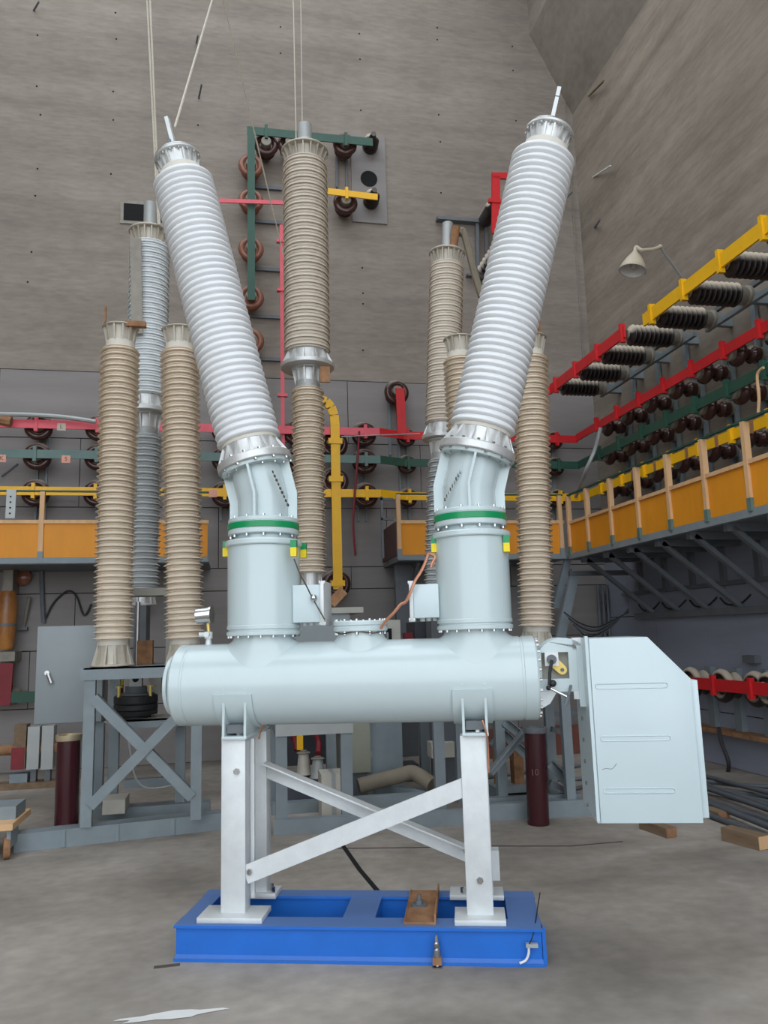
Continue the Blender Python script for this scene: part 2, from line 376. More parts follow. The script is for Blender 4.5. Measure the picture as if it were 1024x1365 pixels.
# tank
Rx = Matrix.Translation((0, TV, TZ)) @ Matrix.Rotation(math.pi / 2, 4, 'Y')
t = bb_(Rx); prof = [(.14, U0 - .03), (.19, U0 - .012), (TR - .03, U0 - .004), (TR - .012, U0), (TR, U0 + .014), (TR, U0 + .07), (TR - .004, U0 + .074), (TR - .004, U0 + .082), (TR, U0 + .086), (TR, U1 - .09), (TR - .004, U1 - .086), (TR - .004, U1 - .078), (TR, U1 - .074), (TR, U1 - .01), (TR - .01, U1)]
tank = t.lathe(prof, 72).build('tank', 'breaker_paint', BR, 30)
t = bb_(Rx); bolts(t, U1 - .004, TR - .022, 24, .009, .018); t.build('end_bolts', 'bright_steel', tank)
t = bb_(Rx); t.lathe([(.1, U0 - .05), (.165, U0 - .05), (.172, U0 - .044), (.172, U0 - .025), (.1, U0 - .025)], 48).build('end_cover', 'breaker_paint', tank)
def neck(T, r0, r1, zt, name):
    q = bb_(T); N = 64; rings = []
    for f in (0, .04, .12, .25, .42, .62, .82, 1.0):
        r = r0 + (r1 - r0) * f ** 1.6; ring = []
        for k in range(N):
            a = 2 * math.pi * k / N; zs_ = TZ + math.sqrt(TR * TR - min(TR * TR, (r * math.sin(a)) ** 2)) - .002
            ring.append(q.v((r * math.cos(a), r * math.sin(a), zt + (zs_ - zt) * f ** .55)))
        rings.append(ring)
    for a_, b2 in zip(rings, rings[1:]):
        for k in range(N): q.face([a_[k], a_[(k + 1) % N], b2[(k + 1) % N], b2[k]])
    return q.build(name, 'breaker_paint', tank, 80)
def turret(uc, sgn, name):
    T = Matrix.Translation((uc, TV, 0))
    neck(T, .172, .215, 1.665, 'tank_neck')
    b = bb_(T).lathe([(.1, 1.66), (.212, 1.66), (.216, 1.664), (.216, 1.682), (.206, 1.686), (.206, 1.696), (.214, 1.698), (.214, 1.716), (.21, 1.72), (.212, 2.175), (.224, 2.178), (.228, 2.184), (.228, 2.205), (.222, 2.212), (.175, 2.214), (.172, 2.25), (.1, 2.25)], 72).build('current_transformer_turret', 'breaker_paint', BR, 30)
    q = bb_(T); bolts(q, 1.716, .203, 18, .007, .011); bolts(q, 1.648, .203, 18, .007, .013); q.build('turret_bolts', 'bright_steel', b)
    
    # bolted flange with the green band
    f = bb_(T).lathe([(.1, 2.245), (.205, 2.245), (.209, 2.25), (.209, 2.272), (.206, 2.274), (.206, 2.318), (.209, 2.32), (.209, 2.338), (.204, 2.343), (.1, 2.343)], 64).build('elbow_flange', 'breaker_paint', BR, 30)
    bb_(T).lathe([(.206, 2.277), (.2115, 2.279), (.2115, 2.313), (.206, 2.315)], 64, False).build('green_band', 'green_band', f, 30)
    q = bb_(T); bolts(q, 2.343, .192, 12, .008, .012, ph=.5); bolts(q, 2.23, .192, 12, .008, .016, ph=.5); q.build('flange_bolts', 'bright_steel', f)
    # elbow
    K = Vector((uc, TV, 2.475)); ang = math.radians(14.0 if sgn < 0 else 15.0)
    d = Vector((sgn * math.sin(ang), 0, math.cos(ang))); top = K + d * .20
    e = bb_(); rr = .152; N = 48; rings = []
    for c, dirv in ((Vector((uc, TV, 2.335)), Vector((0, 0, 1))), (K, (Vector((0, 0, 1)) + d).normalized()), (top, d)):
        sx = Vector((0, 1, 0)).cross(dirv).normalized() * (1 / dirv.dot(Vector((0, 0, 1))) if c == K else 1)
        rings.append([e.v(c + sx * rr * math.cos(2 * math.pi * k / N) + Vector((0, 1, 0)) * rr * math.sin(2 * math.pi * k / N)) for k in range(N)])
    for a_, b2 in zip(rings, rings[1:]):
        for k in range(N): e.face([a_[k], a_[(k + 1) % N], b2[(k + 1) % N], b2[k]])
    eb = e.build('elbow', 'breaker_paint', BR, 12)
    for k in range(4):
        ph = 2 * math.pi * k / 4
        cp, sp = math.cos(ph), math.sin(ph); g = bb_(); tt = .007
        tang = Vector((-sp, cp, 0))
        def pt(c, dirv, r, s_):
            sx = Vector((0, 1, 0)).cross(dirv).normalized()
            return c + sx * cp * r + Vector((0, 1, 0)) * sp * r + (sx * -sp + Vector((0, 1, 0)) * cp) * s_
        lv = [(Vector((uc, TV, 2.34)), Vector((0, 0, 1)), .206), (K, (Vector((0, 0, 1)) + d).normalized(), .208), (top, d, .206)]
        qd = [[g.v(pt(c, dv, r, s_)) for r, s_ in ((.14, -tt), (ro, -tt), (ro, tt), (.14, tt))] for c, dv, ro in lv]
        for a_, b2 in zip(qd, qd[1:]):
            for i in range(4): g.face([a_[i], a_[(i + 1) % 4], b2[(i + 1) % 4], b2[i]])
        g.face(qd[0]); g.face(qd[-1][::-1]); g.build('stiffener_rib', 'breaker_paint', eb, 30)
    Mt, _ = axis_m(top, top + d)
    bb_(Mt).lathe([(.1, -.022), (.205, -.022), (.208, -.018), (.208, .0), (.1, 0)], 56).build('elbow_top_ring', 'breaker_paint', eb, 30)
    q = bb_(Mt); bolts(q, -.034, .185, 14, .008, .013); bolts(q, -.012, .214, 12, .009, .012, ph=.5); q.build('elbow_bolts', 'bright_steel', eb)
    # bushing
    L = 2.15 if sgn < 0 else 2.10
    rootb = bb_(Mt).lathe(bumps(.165, L - .155, 42, .174, .195), 64).build('bushing_sheds', 'white_shed', BR, 50)
    q = bb_(Mt); gusset_collar(q, 0.0, .15, .168, .226, 14, .05, True, .016); q.build('bottom_flange', 'cast_aluminium', rootb, 30)
    bb_(Mt).lathe([(.12, .145), (.172, .145), (.172, .17), (.165, .178), (.12, .178)], 48).build('cement_ring', 'cream_cement', rootb, 30)
    q = bb_(Mt); bolts(q, .05, .2, 14, .010, .014); q.build('bottom_flange_bolts', 'bright_steel', rootb)
    bb_(Mt).lathe([(.1, L - .16), (.142, L - .16), (.136, L - .095), (.1, L - .085)], 40).build('top_cement_ring', 'cream_cement', rootb, 30)
    q = bb_(Mt); gusset_collar(q, L - .1, L + .02, .118, .150, 16, .024, False, .01); q.build('top_flange', 'cast_aluminium', rootb, 30)
    q = bb_(Mt); bolts(q, L - .018, .14, 16, .007, .014, ph=0); q.build('top_flange_bolts', 'bright_steel', rootb)
    q = bb_(Mt); q.lathe([(.142, L + .018), (.146, L + .024), (.14, L + .032), (.03, L + .036), (.0, L + .036)], 48, False).build('top_cap', 'bright_steel', rootb, 30)
    q = bb_(Mt); q.cyl((0, 0, L + .03), (0, 0, L + .1), .022); q.box((-.022, -.012, L + .09), (.022, .012, L + .32)); tb = q.build('terminal_pad', 'galvanised', rootb, 30)
    if sgn < 0:
        q = bb_(Mt); q.tube([(.03, -.01, L + .05), (.05, -.015, L + .10), (.028, -.015, L + .14)], .012); q.box((-.03, -.02, L + .085), (.045, .02, L + .1)); q.build('clamp', 'dark_steel', rootb)
    else:
        q = bb_(Mt); q.box((-.0235, -.0135, L + .25), (.0235, .0135, L + .255)); q.build('terminal_mark', 'dark_steel', rootb)
    return b, eb
turL, elL = turret(.405, -1, 'left')
turR, elR = turret(1.636, 1, 'right')
# wavy drip lines of adhesive on elbows (dark specks)
for (e, p0, p1) in ((elL, (363, 628), (383, 672)), (elR, (613, 628), (593, 665))):
    q = bb_(); a = bl(*p0, TV - .165); c = bl(*p1, TV - .165)
    for k in range(9):
        f = k / 8; p = a.lerp(c, f); w9 = .0015 + .0012 * (k % 3); q.box((p.x - w9, p.y - .002, p.z - .009), (p.x + w9, p.y + .03, p.z + .005))
    q.build('seal_marks', 'dark_ink', e)
# lifting eye on right turret neck
q = bb_(); p = bl(625, 711, TV - .2); q.ball((p.x, p.y + .02, p.z), .024); q.build('sight_plug', 'bright_steel', turR)
# terminal boxes
def tbox(par, u0, u1, z0, z1, lidside):
    v0, v1 = TV - .10, TV + .12
    b = bb_().box((u0, v0, z0), (u1, v1, z1)).build('terminal_box', 'cabinet_paint', par, 30, .004)
    ul = u1 if lidside > 0 else u0
    q = bb_(); a, c = (ul, ul + .022) if lidside > 0 else (ul - .022, ul)
    q.box((a, v0 - .016, z0 - .018), (c, v1 + .016, z1 + .02)).build('terminal_box_lid', 'galvanised', par, 30, .003)
    q = bb_()
    for zz in (z0 - .01, z1 + .01): q.cyl((a - .006, v0 - .004, zz), (c + .008, v0 - .004, zz), .011, seg=10)
    for k in range(3): q.cyl((u0 + (u1 - u0) * (.3 + .25 * k), TV, z0 - .018), (u0 + (u1 - u0) * (.3 + .25 * k), TV, z0), .016, seg=10)
    q.build('cable_glands', 'galvanised', par)
a = bl(396, 830, TV - .1); c = bl(427, 779, TV - .1); tbox(turL, .60, c.x, a.z, c.z, 1)
a = bl(552, 824, TV - .1); c = bl(583, 778, TV - .1); tbox(turR, a.x, 1.44, a.z, c.z, -1)
# earthing tags
def etag(par, px, py, v, w=.034):
    p = bl(px, py, v)
    q = bb_().box((p.x - w / 2, v - .02, p.z), (p.x + w / 2, v + .02, p.z + .042)).build('earth_clamp', 'green_band', par, 0)
    bb_().box((p.x - w / 2, v - .021, p.z - .05), (p.x + w / 2, v + .019, p.z)).build('earth_tag', 'tag_yellow', par, 0)
for px, py, v in ((302, 731, TV - .02), (392, 730, TV - .19), (405, 733, TV + .1)): etag(turL, px, py, v)
for px, py, v in ((579, 725, TV - .05), (675, 724, TV - .12)): etag(turR, px, py, v)
# manhole
Tm = Matrix.Translation((bl(476, 840, TV - .14).x, TV, 0)); hn = neck(Tm, .133, .16, 1.672, 'inspection_neck')
f = bb_(Tm).lathe([(.05, 1.668), (.155, 1.668), (.158, 1.673), (.158, 1.69), (.152, 1.694), (.152, 1.7), (.158, 1.704), (.158, 1.722), (.153, 1.728), (0, 1.728)], 48).build('inspection_flange', 'breaker_paint', tank, 30)
q = bb_(Tm); bolts(q, 1.65, .143, 12, .009, .02); bolts(q, 1.726, .143, 12, .008, .012); q.build('inspection_bolts', 'bright_steel', tank)
q = bb_(Tm); q.tube([(.15 * math.cos(a), .15 * math.sin(a), 1.662 - .006 * math.sin(5 * a)) for a in [math.radians(x) for x in range(200, 345, 10)]], .004, 6); q.build('seal_wire', 'dark_ink', tank)
# density monitor
g0 = bl(278, 858, TV); q = bb_(); q.cyl((g0.x, TV, 1.60), (g0.x, TV, 1.655), .022, .014); q.cyl((g0.x, TV, 1.65), (g0.x, TV, 1.69), .024); q.cyl((g0.x - .055, TV, 1.675), (g0.x + .02, TV, 1.675), .015); q.cyl((g0.x, TV - .04, 1.675), (g0.x, TV, 1.675), .016)
dm = q.build('gas_valve', 'galvanised', tank)
bb_().cyl((g0.x, TV, 1.69), (g0.x - .004, TV, 1.74), .010).build('brass_pipe', 'brass', tank)
q = bb_(); q.cyl((g0.x - .07, TV, 1.785), (g0.x + .005, TV, 1.79), .046, seg=28); q.cyl((g0.x + .005, TV, 1.79), (g0.x + .02, TV, 1.79), .052, seg=28); q.build('density_gauge', 'bright_steel', tank)
# saddles, legs
def leg(uF, uB, zt, vf, w, vd=.1):
    q = bb_(); q.box((uF, vf, .2), (uF + w, vf + vd, zt)); return q.build('leg', 'galvanised', BR, 30, .004)
def ubl(px, py, v): return bl(px, py, v).x
LZ = 1.10
lfF = leg(ubl(294, 1218, .1), 0, LZ, .10, .135); lfR = leg(ubl(623, 1222, .1), 0, LZ, .10, .137)
lbL = leg(.245, 0, LZ, .44, .135); lbR = leg(ubl(623, 1222, .1) + .01, 0, LZ, .44, .137)
for (px0, px1, v, nm) in ((262, 349, .02, 'a'), (606, 675, .02, 'b')):
    u0, u1 = ubl(px0, 1228, v), ubl(px1, 1228, v); bb_().box((u0, v, .177), (u1, v + .2, .203)).build('foot_plate', 'galvanised', BR, 30, .002)
for (u0, u1) in ((.2, .44), (1.43, 1.73)):
    bb_().box((u0, .40, .177), (u1, .555, .203)).build('foot_plate', 'galvanised', BR, 30, .002)
q = bb_()
for (u, v) in ((.4, .48), (.42, .43), (1.5, .43)): q.lathe([(0, 0)], 3, False) if False else q.cyl((u, v, .2), (u, v, .235), .012, seg=6)
q.build('anchor_bolts', 'bright_steel', BR)
q = bb_()
for leg_u, z in ((ubl(640, 1173, .1) - .0, bl(640, 1173, .1).z), (ubl(316, 1028, .1), bl(316, 1028, .1).z)): q.cyl((leg_u, .085, z), (leg_u, .1, z), .018, seg=6)
q.build('leg_bolts', 'bright_steel', BR)
# slot angle along the inner side of left front leg
q = bb_(); u = ubl(326, 1100, .1); q.box((u + .012, .19, .25), (u + .03, .21, 1.09)); q.build('leg_angle', 'galvanised', BR, 30)
for uf, w in ((ubl(298, 985, .1) - .003, .14), (ubl(618, 982, .1) - .006, .14)):
    s_ = bb_().box((uf, .07, LZ), (uf + w, .57, LZ + .016)).build('saddle_plate', 'breaker_paint', BR, 30, .002)
    for uu in (uf + .002, uf + w - .016):
        q = bb_(); poly = [(.072, LZ + .01), (.078, LZ + .15), (.066, LZ + .27), (.09, LZ + .31), (.51, LZ + .31), (.534, LZ + .27), (.522, LZ + .15), (.528, LZ + .01)]
        q.prism(poly, uu, uu + .014, 'x'); q.build('saddle_rib', 'breaker_paint', s_, 30)
    # wear pad hugging the tank
    q = bb_(Rx); n = 20; pts = []
    rings = []
    for uu in (uf - .045, uf + w + .03):
        ring = []
        for r in (TR + .001, TR + .012):
            ring.append([q.v((r * math.cos(a), r * math.sin(a), uu)) for a in [math.radians(-80 + 160 * k / n) for k in range(n + 1)]])
        rings.append(ring)
    for k in range(n):
        q.face([rings[0][1][k], rings[0][1][k + 1], rings[1][1][k + 1], rings[1][1][k]])
        for rg in rings: q.face([rg[0][k], rg[0][k + 1], rg[1][k + 1], rg[1][k]])
    for e_ in (0, n): q.face([rings[0][0][e_], rings[0][1][e_], rings[1][1][e_], rings[1][0][e_]])
    q.build('wear_pad', 'breaker_paint', s_, 30)
    q = bb_(); q.cyl((uf + w * .62, .13, LZ + .016), (uf + w * .62, .13, LZ + .05), .02, seg=6); q.build('saddle_bolt', 'bright_steel', s_)
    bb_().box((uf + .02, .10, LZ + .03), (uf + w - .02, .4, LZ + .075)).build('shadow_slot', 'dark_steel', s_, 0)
# braces
a = bl(327, 1166, .12); c = bl(624, 1047, .12); bb_().bar(a, c, .095, .01).build('cross_brace', 'galvanised', BR, 30)
a = bl(352, 1024, .46); c = bl(626, 1139, .46); q = bb_(); q.angle(a, c, .09, .009, side=1); q.build('cross_brace', 'galvanised', BR, 30)
q = bb_()
for (px, py, v) in ((333, 1163, .11), (333, 1141 + 20, .11), (621, 1134, .44)): p = bl(px, py, v); q.cyl((p.x, v - .012, p.z), (p.x, v + .01, p.z), .014, seg=6)
q.build('brace_bolts', 'bright_steel', BR)
a = bl(656, 1174, .42); c = bl(665, 1134, .42); bb_().box((a.x, .42, a.z), (c.x, .5, c.z)).build('gusset_plate', 'galvanised', BR, 30)
# drive housing between tank and cabinet
CV = .05
a = bl(719, 935, .22); c = bl(777, 850, .22)
u0, u1 = U1 - .0, 2.235; zb = bl(740, 922, .22).z; zt = bl(722, 868, .22).z - .0
outl = [(u0, zb), (u1, zb), (u1, bl(777, 862, .22).z)]
hc = bl(751, 885, .22); hr = bl(751, 850, .22).z - hc.z
for k in range(13):
    an = math.radians(28 + (152 - 28) * k / 12); outl.append((hc.x + hr * 1.05 * math.cos(an) * 1.0, hc.z + hr * math.sin(an)))
outl.append((u0, bl(722, 868, .22).z))
w0 = bl(723, 905, .22); w1 = bl(757, 869, .22)
# side plates with a window: front one built as four pieces around the opening
dh = bb_(); dh.prism(outl, .44, .45, 'y'); drive = dh.build('drive_housing', 'breaker_paint', BR, 30)
q = bb_()
q.prism([(u0, zb), (u1, zb), (u1, w0.z), (u0, w0.z)], .21, .222, 'y')
q.prism([(u0, w0.z), (w0.x, w0.z), (w0.x, w1.z), (u0, w1.z)], .21, .222, 'y')
q.prism([(w1.x, w0.z), (u1, w0.z), (u1, w1.z), (w1.x, w1.z)], .21, .222, 'y')
q.prism([(u0, w1.z), (u1, w1.z)] + outl[2:], .21, .222, 'y')
q.build('drive_front_plate', 'breaker_paint', drive, 30)
q = bb_(); q.box((u0, .222, zb), (u1, .44, zb + .012)); q.box((u0, .222, zb), (u0 + .012, .44, w1.z)); q.build('drive_floor', 'dull_inside', drive, 0)
bb_().box((u0 + .01, .262, zb), (u1, .272, w1.z + .02)).build('drive_back', 'dull_inside', drive, 0)
p0 = bl(727, 888, .2); p1 = bl(744, 869, .2); bb_().box((p0.x, .198, p0.z), (p1.x, .208, p1.z)).build('indicator_plate', 'white_plate', drive, 0)
p = bl(735.5, 879, .19); bb_().cyl((p.x, .18, p.z), (p.x, .2, p.z), .026, seg=24).build('shaft_end', 'dark_steel', drive)
l1 = bl(750, 893, .215); q = bb_(); dv = Vector((l1.x - p.x, 0, l1.z - p.z)).normalized(); nn = Vector((-dv.z, 0, dv.x))
pl = [p + dv * .02 + nn * .028, p + dv * .02 - nn * .028] + [Vector((l1.x, 0, l1.z)) + (dv * math.cos(x) - nn * math.sin(x)) * .026 for x in [math.radians(-90 + 30 * k) for k in range(7)]][::1]
pl2 = [(v_.x, v_.z) for v_ in (pl[1], pl[0])] + [((Vector((l1.x, 0, l1.z)) + (nn * math.cos(x) + dv * math.sin(x)) * .026).x, (Vector((l1.x, 0, l1.z)) + (nn * math.cos(x) + dv * math.sin(x)) * .026).z) for x in [math.radians(30 * k) for k in range(7)]]
q.prism(pl2, .225, .237, 'y'); q.build('brass_lever', 'brass', drive, 30)
bb_().cyl((l1.x, .215, l1.z), (l1.x, .24, l1.z), .010).build('lever_pin', 'dark_steel', drive)
# legs under housing (lugs) + magnetic measuring arm
a = bl(721, 935, .215); q = bb_(); q.prism([(a.x, bl(721, 945, .215).z), (a.x, zb), (a.x + .09, zb), (a.x + .05, bl(721, 938, .215).z)], .21, .225, 'y'); q.build('mounting_lug', 'galvanised', drive, 0)
b2 = bl(768, 932, .215); q = bb_(); q.box((b2.x - .01, .21, b2.z), (b2.x + .045, .225, zb)); q.build('mounting_lug', 'galvanised', drive, 0)
q = bb_(); pts = [bl(736, 880, .17), bl(733, 897, .16), bl(732.5, 913, .15)]; q.tube(pts, .009, 8); q.ball(bl(737, 911, .15), .02); q.ball(bl(731.5, 917, .15), .014)
arm = q.build('dial_arm', 'black_rubber', drive)
q = bb_(); q.tube([bl(732, 917, .15), bl(758, 930, .14)], .008, 8); q.build('dial_rod', 'bright_steel', drive)
q = bb_(); q.tube([bl(758, 928, .14), bl(754, 940, .14)], .011, 8); q.tube([bl(761, 914, .2), bl(758, 928, .14)], .007, 8); q.build('dial_gauge', 'dark_steel', drive)
# cabinet
cp = [bl(x, y, CV) for x, y in ((797, 1098), (937, 1098), (922.5, 905), (863, 850), (781, 850))]
cu0 = (cp[0].x + cp[4].x) / 2; cu1 = (cp[1].x + cp[2].x) / 2; cz0 = (cp[0].z + cp[1].z) / 2; cz1 = (cp[3].z + cp[4].z) / 2
CD = .50
cpoly = [(cu0, cz0), (cu1, cz0), (cu1, cp[2].z), (cp[3].x, cz1), (cu0, cz1)]
cab = bb_().prism(cpoly, CV + .012, CV + CD, 'y').build('drive_cabinet', 'cabinet_paint', BR, 30)
q = bb_(); q.prism([(cu0 + .016, cz0 + .002), (cu1, cz0 + .002), (cu1, cp[2].z), (cp[3].x, cz1), (cu0 + .016, cz1)], CV, CV + .012, 'y'); q.build('cabinet_front_panel', 'cabinet_paint', cab, 30, .002)
bb_().box((cu0 - .004, CV + .003, cz0 + .01), (cu0 + .012, CV + .03, cz1 + .012)).build('cabinet_edge_strip', 'cabinet_paint', cab, 30)
for px0, px1, py in ((797, 887, 914), (804, 891, 984), (808, 897, 1054)):
    a = bl(px0, py, CV); c = bl(px1, py, CV); z = (a.z + c.z) / 2; q = bb_()
    pth = [(a.x + .012 * math.cos(x), z + .012 * math.sin(x)) for x in [math.radians(90 + 20 * k) for k in range(10)]] + [(c.x + .012 * math.cos(x), z + .012 * math.sin(x)) for x in [math.radians(-90 + 20 * k) for k in range(10)]]
    q.tube([(u, CV - .0005, w) for u, w in pth + pth[:1]], .0035, 6, False); q.build('pressed_slot', 'cabinet_paint', cab, 60)
a = bl(926, 905, CV + .12); c = bl(941, 1085, CV + .12)
bb_().box((cu1 + .006, CV + .03, c.z), (cu1 + .04, CV + CD - .06, a.z)).build('cabinet_side_door', 'cabinet_paint', cab, 30, .003)
bb_().box((cu0 - .03, .2, bl(775, 942, .2).z), (cu0, .24, bl(775, 860, .2).z)).build('coupling_flange', 'breaker_paint', cab, 30)
q = bb_(); bz = [cz1 - .1 - .115 * k for k in range(8)]
for z in bz: q.cyl((cu0 - .008, CV + .3, z), (cu0, CV + .3, z), .012, seg=6)
q.build('cabinet_bolts', 'bright_steel', cab)
q = bb_(); q.box((cu0 - .05, CV + .16, cz1 - .06), (cu0, CV + .24, cz1 + .004)); q.build('hinge_block', 'galvanised', cab, 0)
# scribble scuffs on the cabinet front
q = bb_(); a = bl(803, 1026, CV)
q.tube(smooth_path([(a.x, CV - .0003, a.z), (a.x + .02, CV - .0003, a.z + .006), (a.x + .05, CV - .0003, a.z + .004), (a.x + .075, CV - .0003, a.z + .03)], 4), .0012, 5); q.build('scuff', 'dark_ink', cab)
# ------------------------------------------------------------------ earth conductors on the breaker
def btube(name, pts, r, m, label, cat, n=6):
    return tag(bb_().tube(smooth_path(pts, n), r, 8).build(name, m), label, cat)
btube('earth_braid', [bl(571, 738, .2), bl(566, 752, .18), bl(560, 764, .17), bl(553, 775, .16), bl(547, 790, .15), bl(541, 802, .15), bl(534, 806, .15), bl(525, 817, .15), bl(514, 828, .16), bl(508, 838, .17)], .0085, 'copper', 'bare copper earth braid from the right turret to the inspection flange', 'earth wire')
btube('copper_offcut', [bl(571, 738, .2), bl(580, 742, .18), bl(577, 750, .17), bl(574.5, 757, .17)], .009, 'copper', 'short copper braid end hanging at the right turret', 'earth wire')
btube('test_lead', [bl(392, 745, .1), bl(400, 765, .1), bl(408, 780, .12), bl(416, 796, .17), bl(425, 812, .17), bl(433, 826, .16)], .004, 'dark_ink', 'thin brown lead hanging across the left terminal box', 'wire')
o = bb_().ball(bl(418, 797, .175), .022).build('padlock_ball', 'bright_steel'); tag(o, 'small round steel seal on the left terminal box', 'seal')
btube('tank_drip_wire', [bl(350, 966, .06), bl(347, 975, .08), bl(345, 985, .09)], .005, 'rust', 'short rusty wire hanging under the tank near the left leg', 'wire')
btube('saddle_lead', [bl(643, 960, .06), bl(647, 972, .06), bl(650, 985, .075), bl(651, 1000, .085), bl(652, 1030, .09)], .0045, 'copper', 'thin copper lead down the right leg from the saddle', 'wire')
# ================================================================== BLUE SKID
SK = thing('steel_skid', 'bright blue welded steel skid under the circuit breaker', 'steel base', mtx=MB)
SL = 1.90; ST = .177
def ibeam(v0, v1, name):
    vm = (v0 + v1) / 2; q = bb_()
    q.prism([(v0, ST - .014), (v1, ST - .014), (v1, ST), (v0, ST)], 0, SL, 'x'); q.prism([(v0, 0), (v1, 0), (v1, .014), (v0, .014)], 0, SL, 'x'); q.box((0.006, v0 + .02, .01), (SL - .006, v0 + .034, ST - .01))
    q.prism([(v0 + .02, .012), (v0 + .006, .013), (v0 + .02, .03)], 0.004, SL - .004, 'x')
    return q.build(name, 'skid_blue', SK, 30)
ibeam(-.012, .125, 'front_beam'); ibeam(.45, .562, 'rear_beam')
bb_().box((.003, .12, .004), (.1, .455, ST - .001)).build('end_plate', 'skid_blue', SK, 30)
bb_().box((1.735, .12, .004), (SL - .003, .455, ST - .001)).build('end_plate', 'skid_blue', SK, 30)
c0 = bl(457, 1222, .125); bb_().box((ubl(457, 1222, .125), .12, .02), (ubl(500, 1222, .125), .455, ST - .001)).build('cross_member', 'skid_blue', SK, 30)
q = bb_(); q.box((SL - .004, .0, .0), (SL + .014, .05, ST + .0)); q.build('corner_tab', 'skid_blue', SK, 0)
# rusty channel across the rails
ru0, ru1 = ubl(538, 1228, .02), ubl(581, 1228, .02)
rc = thing('rusty_channel', 'rusty steel channel piece lying across the blue skid', 'steel channel', mtx=MB @ Matrix.Translation(((ru0 + ru1) / 2, .3, ST)))
q = bb_(); q.box((ru0, .03, ST + .001), (ru1, .53, ST + .012)); q.box((ru1 - .008, .03, ST + .012), (ru1, .53, ST + .05)); q.box((ru0, .03, ST + .012), (ru0 + .006, .53, ST + .018)); q.build('channel', 'rust', rc, 0)
p = bl(559, 1208, .28); q = bb_(Matrix.Translation((p.x, .28, ST + .012))); q.lathe([(.045, 0), (.045, .006), (.02, .008), (.02, .03), (.011, .03), (.011, .055), (0, .055)], 18); q.build('clamp_bolt', 'dark_steel', rc)
# anchor clamp at the front
p = bl(583, 1281, -.03)
ac = thing('anchor_clamp', 'steel anchor bolt with rusty clip on the skid front flange', 'anchor bolt', mtx=MB @ Matrix.Translation((p.x, -.03, 0)))
q = bb_(); q.box((p.x - .022, -.05, .016), (p.x + .022, .0, .05)); q.build('clip', 'rust', ac, 0)
q = bb_(Matrix.Translation((p.x, -.03, 0))); q.lathe([(.028, 0), (.028, .008), (.012, .01), (.012, .05), (.019, .05), (.019, .085), (.013, .09), (.017, .095), (.017, .115), (.011, .12), (.009, .15), (0, .155)], 10); q.build('bolt', 'bright_steel', ac)
btube('skid_wire', [bl(720, 1190, .5), bl(716, 1215, .2), bl(711, 1245, -.02), bl(706, 1258, -.03), bl(703, 1262, -.03)], .003, 'black_rubber', 'thin black wire over the right end of the blue skid', 'wire')
btube('string', [bl(704, 1258, -.02), bl(705, 1270, -.02), bl(701, 1280, -.02), bl(693, 1284, -.02)], .006, 'white_plate', 'short white cord at the right end of the blue skid', 'cord')
o = bb_().box((ubl(701, 1258, -.02), -.035, bl(701, 1262, -.02).z), (ubl(717, 1258, -.02), -.012, bl(701, 1257, -.02).z)).build('cord_clip', 'grey_strip'); tag(o, 'small grey clip on the right end of the blue skid', 'clip')
# ================================================================== TALL INSULATOR COLUMNS
def column(label, p0, p1, secs, group=None, name='insulator_column'):
    """secs: list of (kind, z0, z1, args) with z as fraction of axis length"""
    p0 = Vector(p0); p1 = Vector(p1); M, L = axis_m(p0, p1); T = thing(name, label, 'insulator', mtx=Matrix.Translation(p0), group=group)
    for k, a, b2, *ar in secs:
        a *= L; b2 *= L; q = B(M)
        if k == 'shed': n, rc_, rb, rs, mt, dr, th = ar; q.lathe(sheds(a, b2, n, rc_, rb, rs, dr, th), 36).build('sheds', mt, T, 50)
        elif k == 'flange_up': rn, rf, n, tf, mt = ar; gusset_collar(q, a, b2, rn, rf, n, tf, True); q.build('lower_flange', mt, T, 30)
        elif k == 'flange_dn': rn, rf, n, tf, mt = ar; gusset_collar(q, a, b2, rn, rf, n, tf, False); q.build('upper_flange', mt, T, 30)
        elif k == 'cyl': r, mt, nm = ar; q.cyl((0, 0, a), (0, 0, b2), r, seg=28); q.build(nm, mt, T, 30)
    return T, M, L
CY = 7.2
def beige(label, b0, t0, y=CY):
    p0 = py_(*b0, y); p1 = py_(*t0, y); p1.y = p0.y
    return column(label, p0, p1, [('flange_up', 0, .062, .125, .185, 12, .016, 'cast_cream'), ('cyl', .058, .075, .132, 'cream_cement', 'lower_cement'), ('shed', .072, .932, 50, .140, .178, .158, 'beige_porcelain', .010, .006), ('cyl', .925, .952, .128, 'cream_cement', 'upper_cement'), ('flange_dn', .945, 1.0, .122, .165, 12, .012, 'cast_cream')])
# sec order for shed: n, rc, rb, rs, mat, droop, thick
T1, M1, L1 = beige('beige porcelain column at far left on the grey frame, rusty bracket on top', (150, 888), (161, 437))
q = B(Matrix.Translation(M1 @ Vector((0, 0, L1)))); q.box((-.13, -.1, .001), (.02, -.06, .012)); q.box((-.135, -.1, .001), (-.12, -.06, .17)); q.box((.06, -.14, -.03), (.24, -.08, .02)); q.build('rusty_bracket', 'rust', T1, 0)
T2, M2, L2 = beige('beige porcelain column second from left, left of the near tilted bushing', (247, 886), (239, 440))
T3, M3, L3 = beige('beige porcelain column at right, beside the right turret', (716, 868), (707, 450), 7.1)
q = B(Matrix.Translation(M3 @ Vector((0, 0, L3)))); q.box((.09, -.03, .001), (.11, .02, .22)); q.box((-.05, -.03, .001), (.11, .02, .012)); q.build('rusty_bracket', 'rust', T3, 0)
T4, M4, L4 = beige('beige porcelain column mostly hidden behind the right tilted bushing', (634, 868), (612, 452), 7.35)
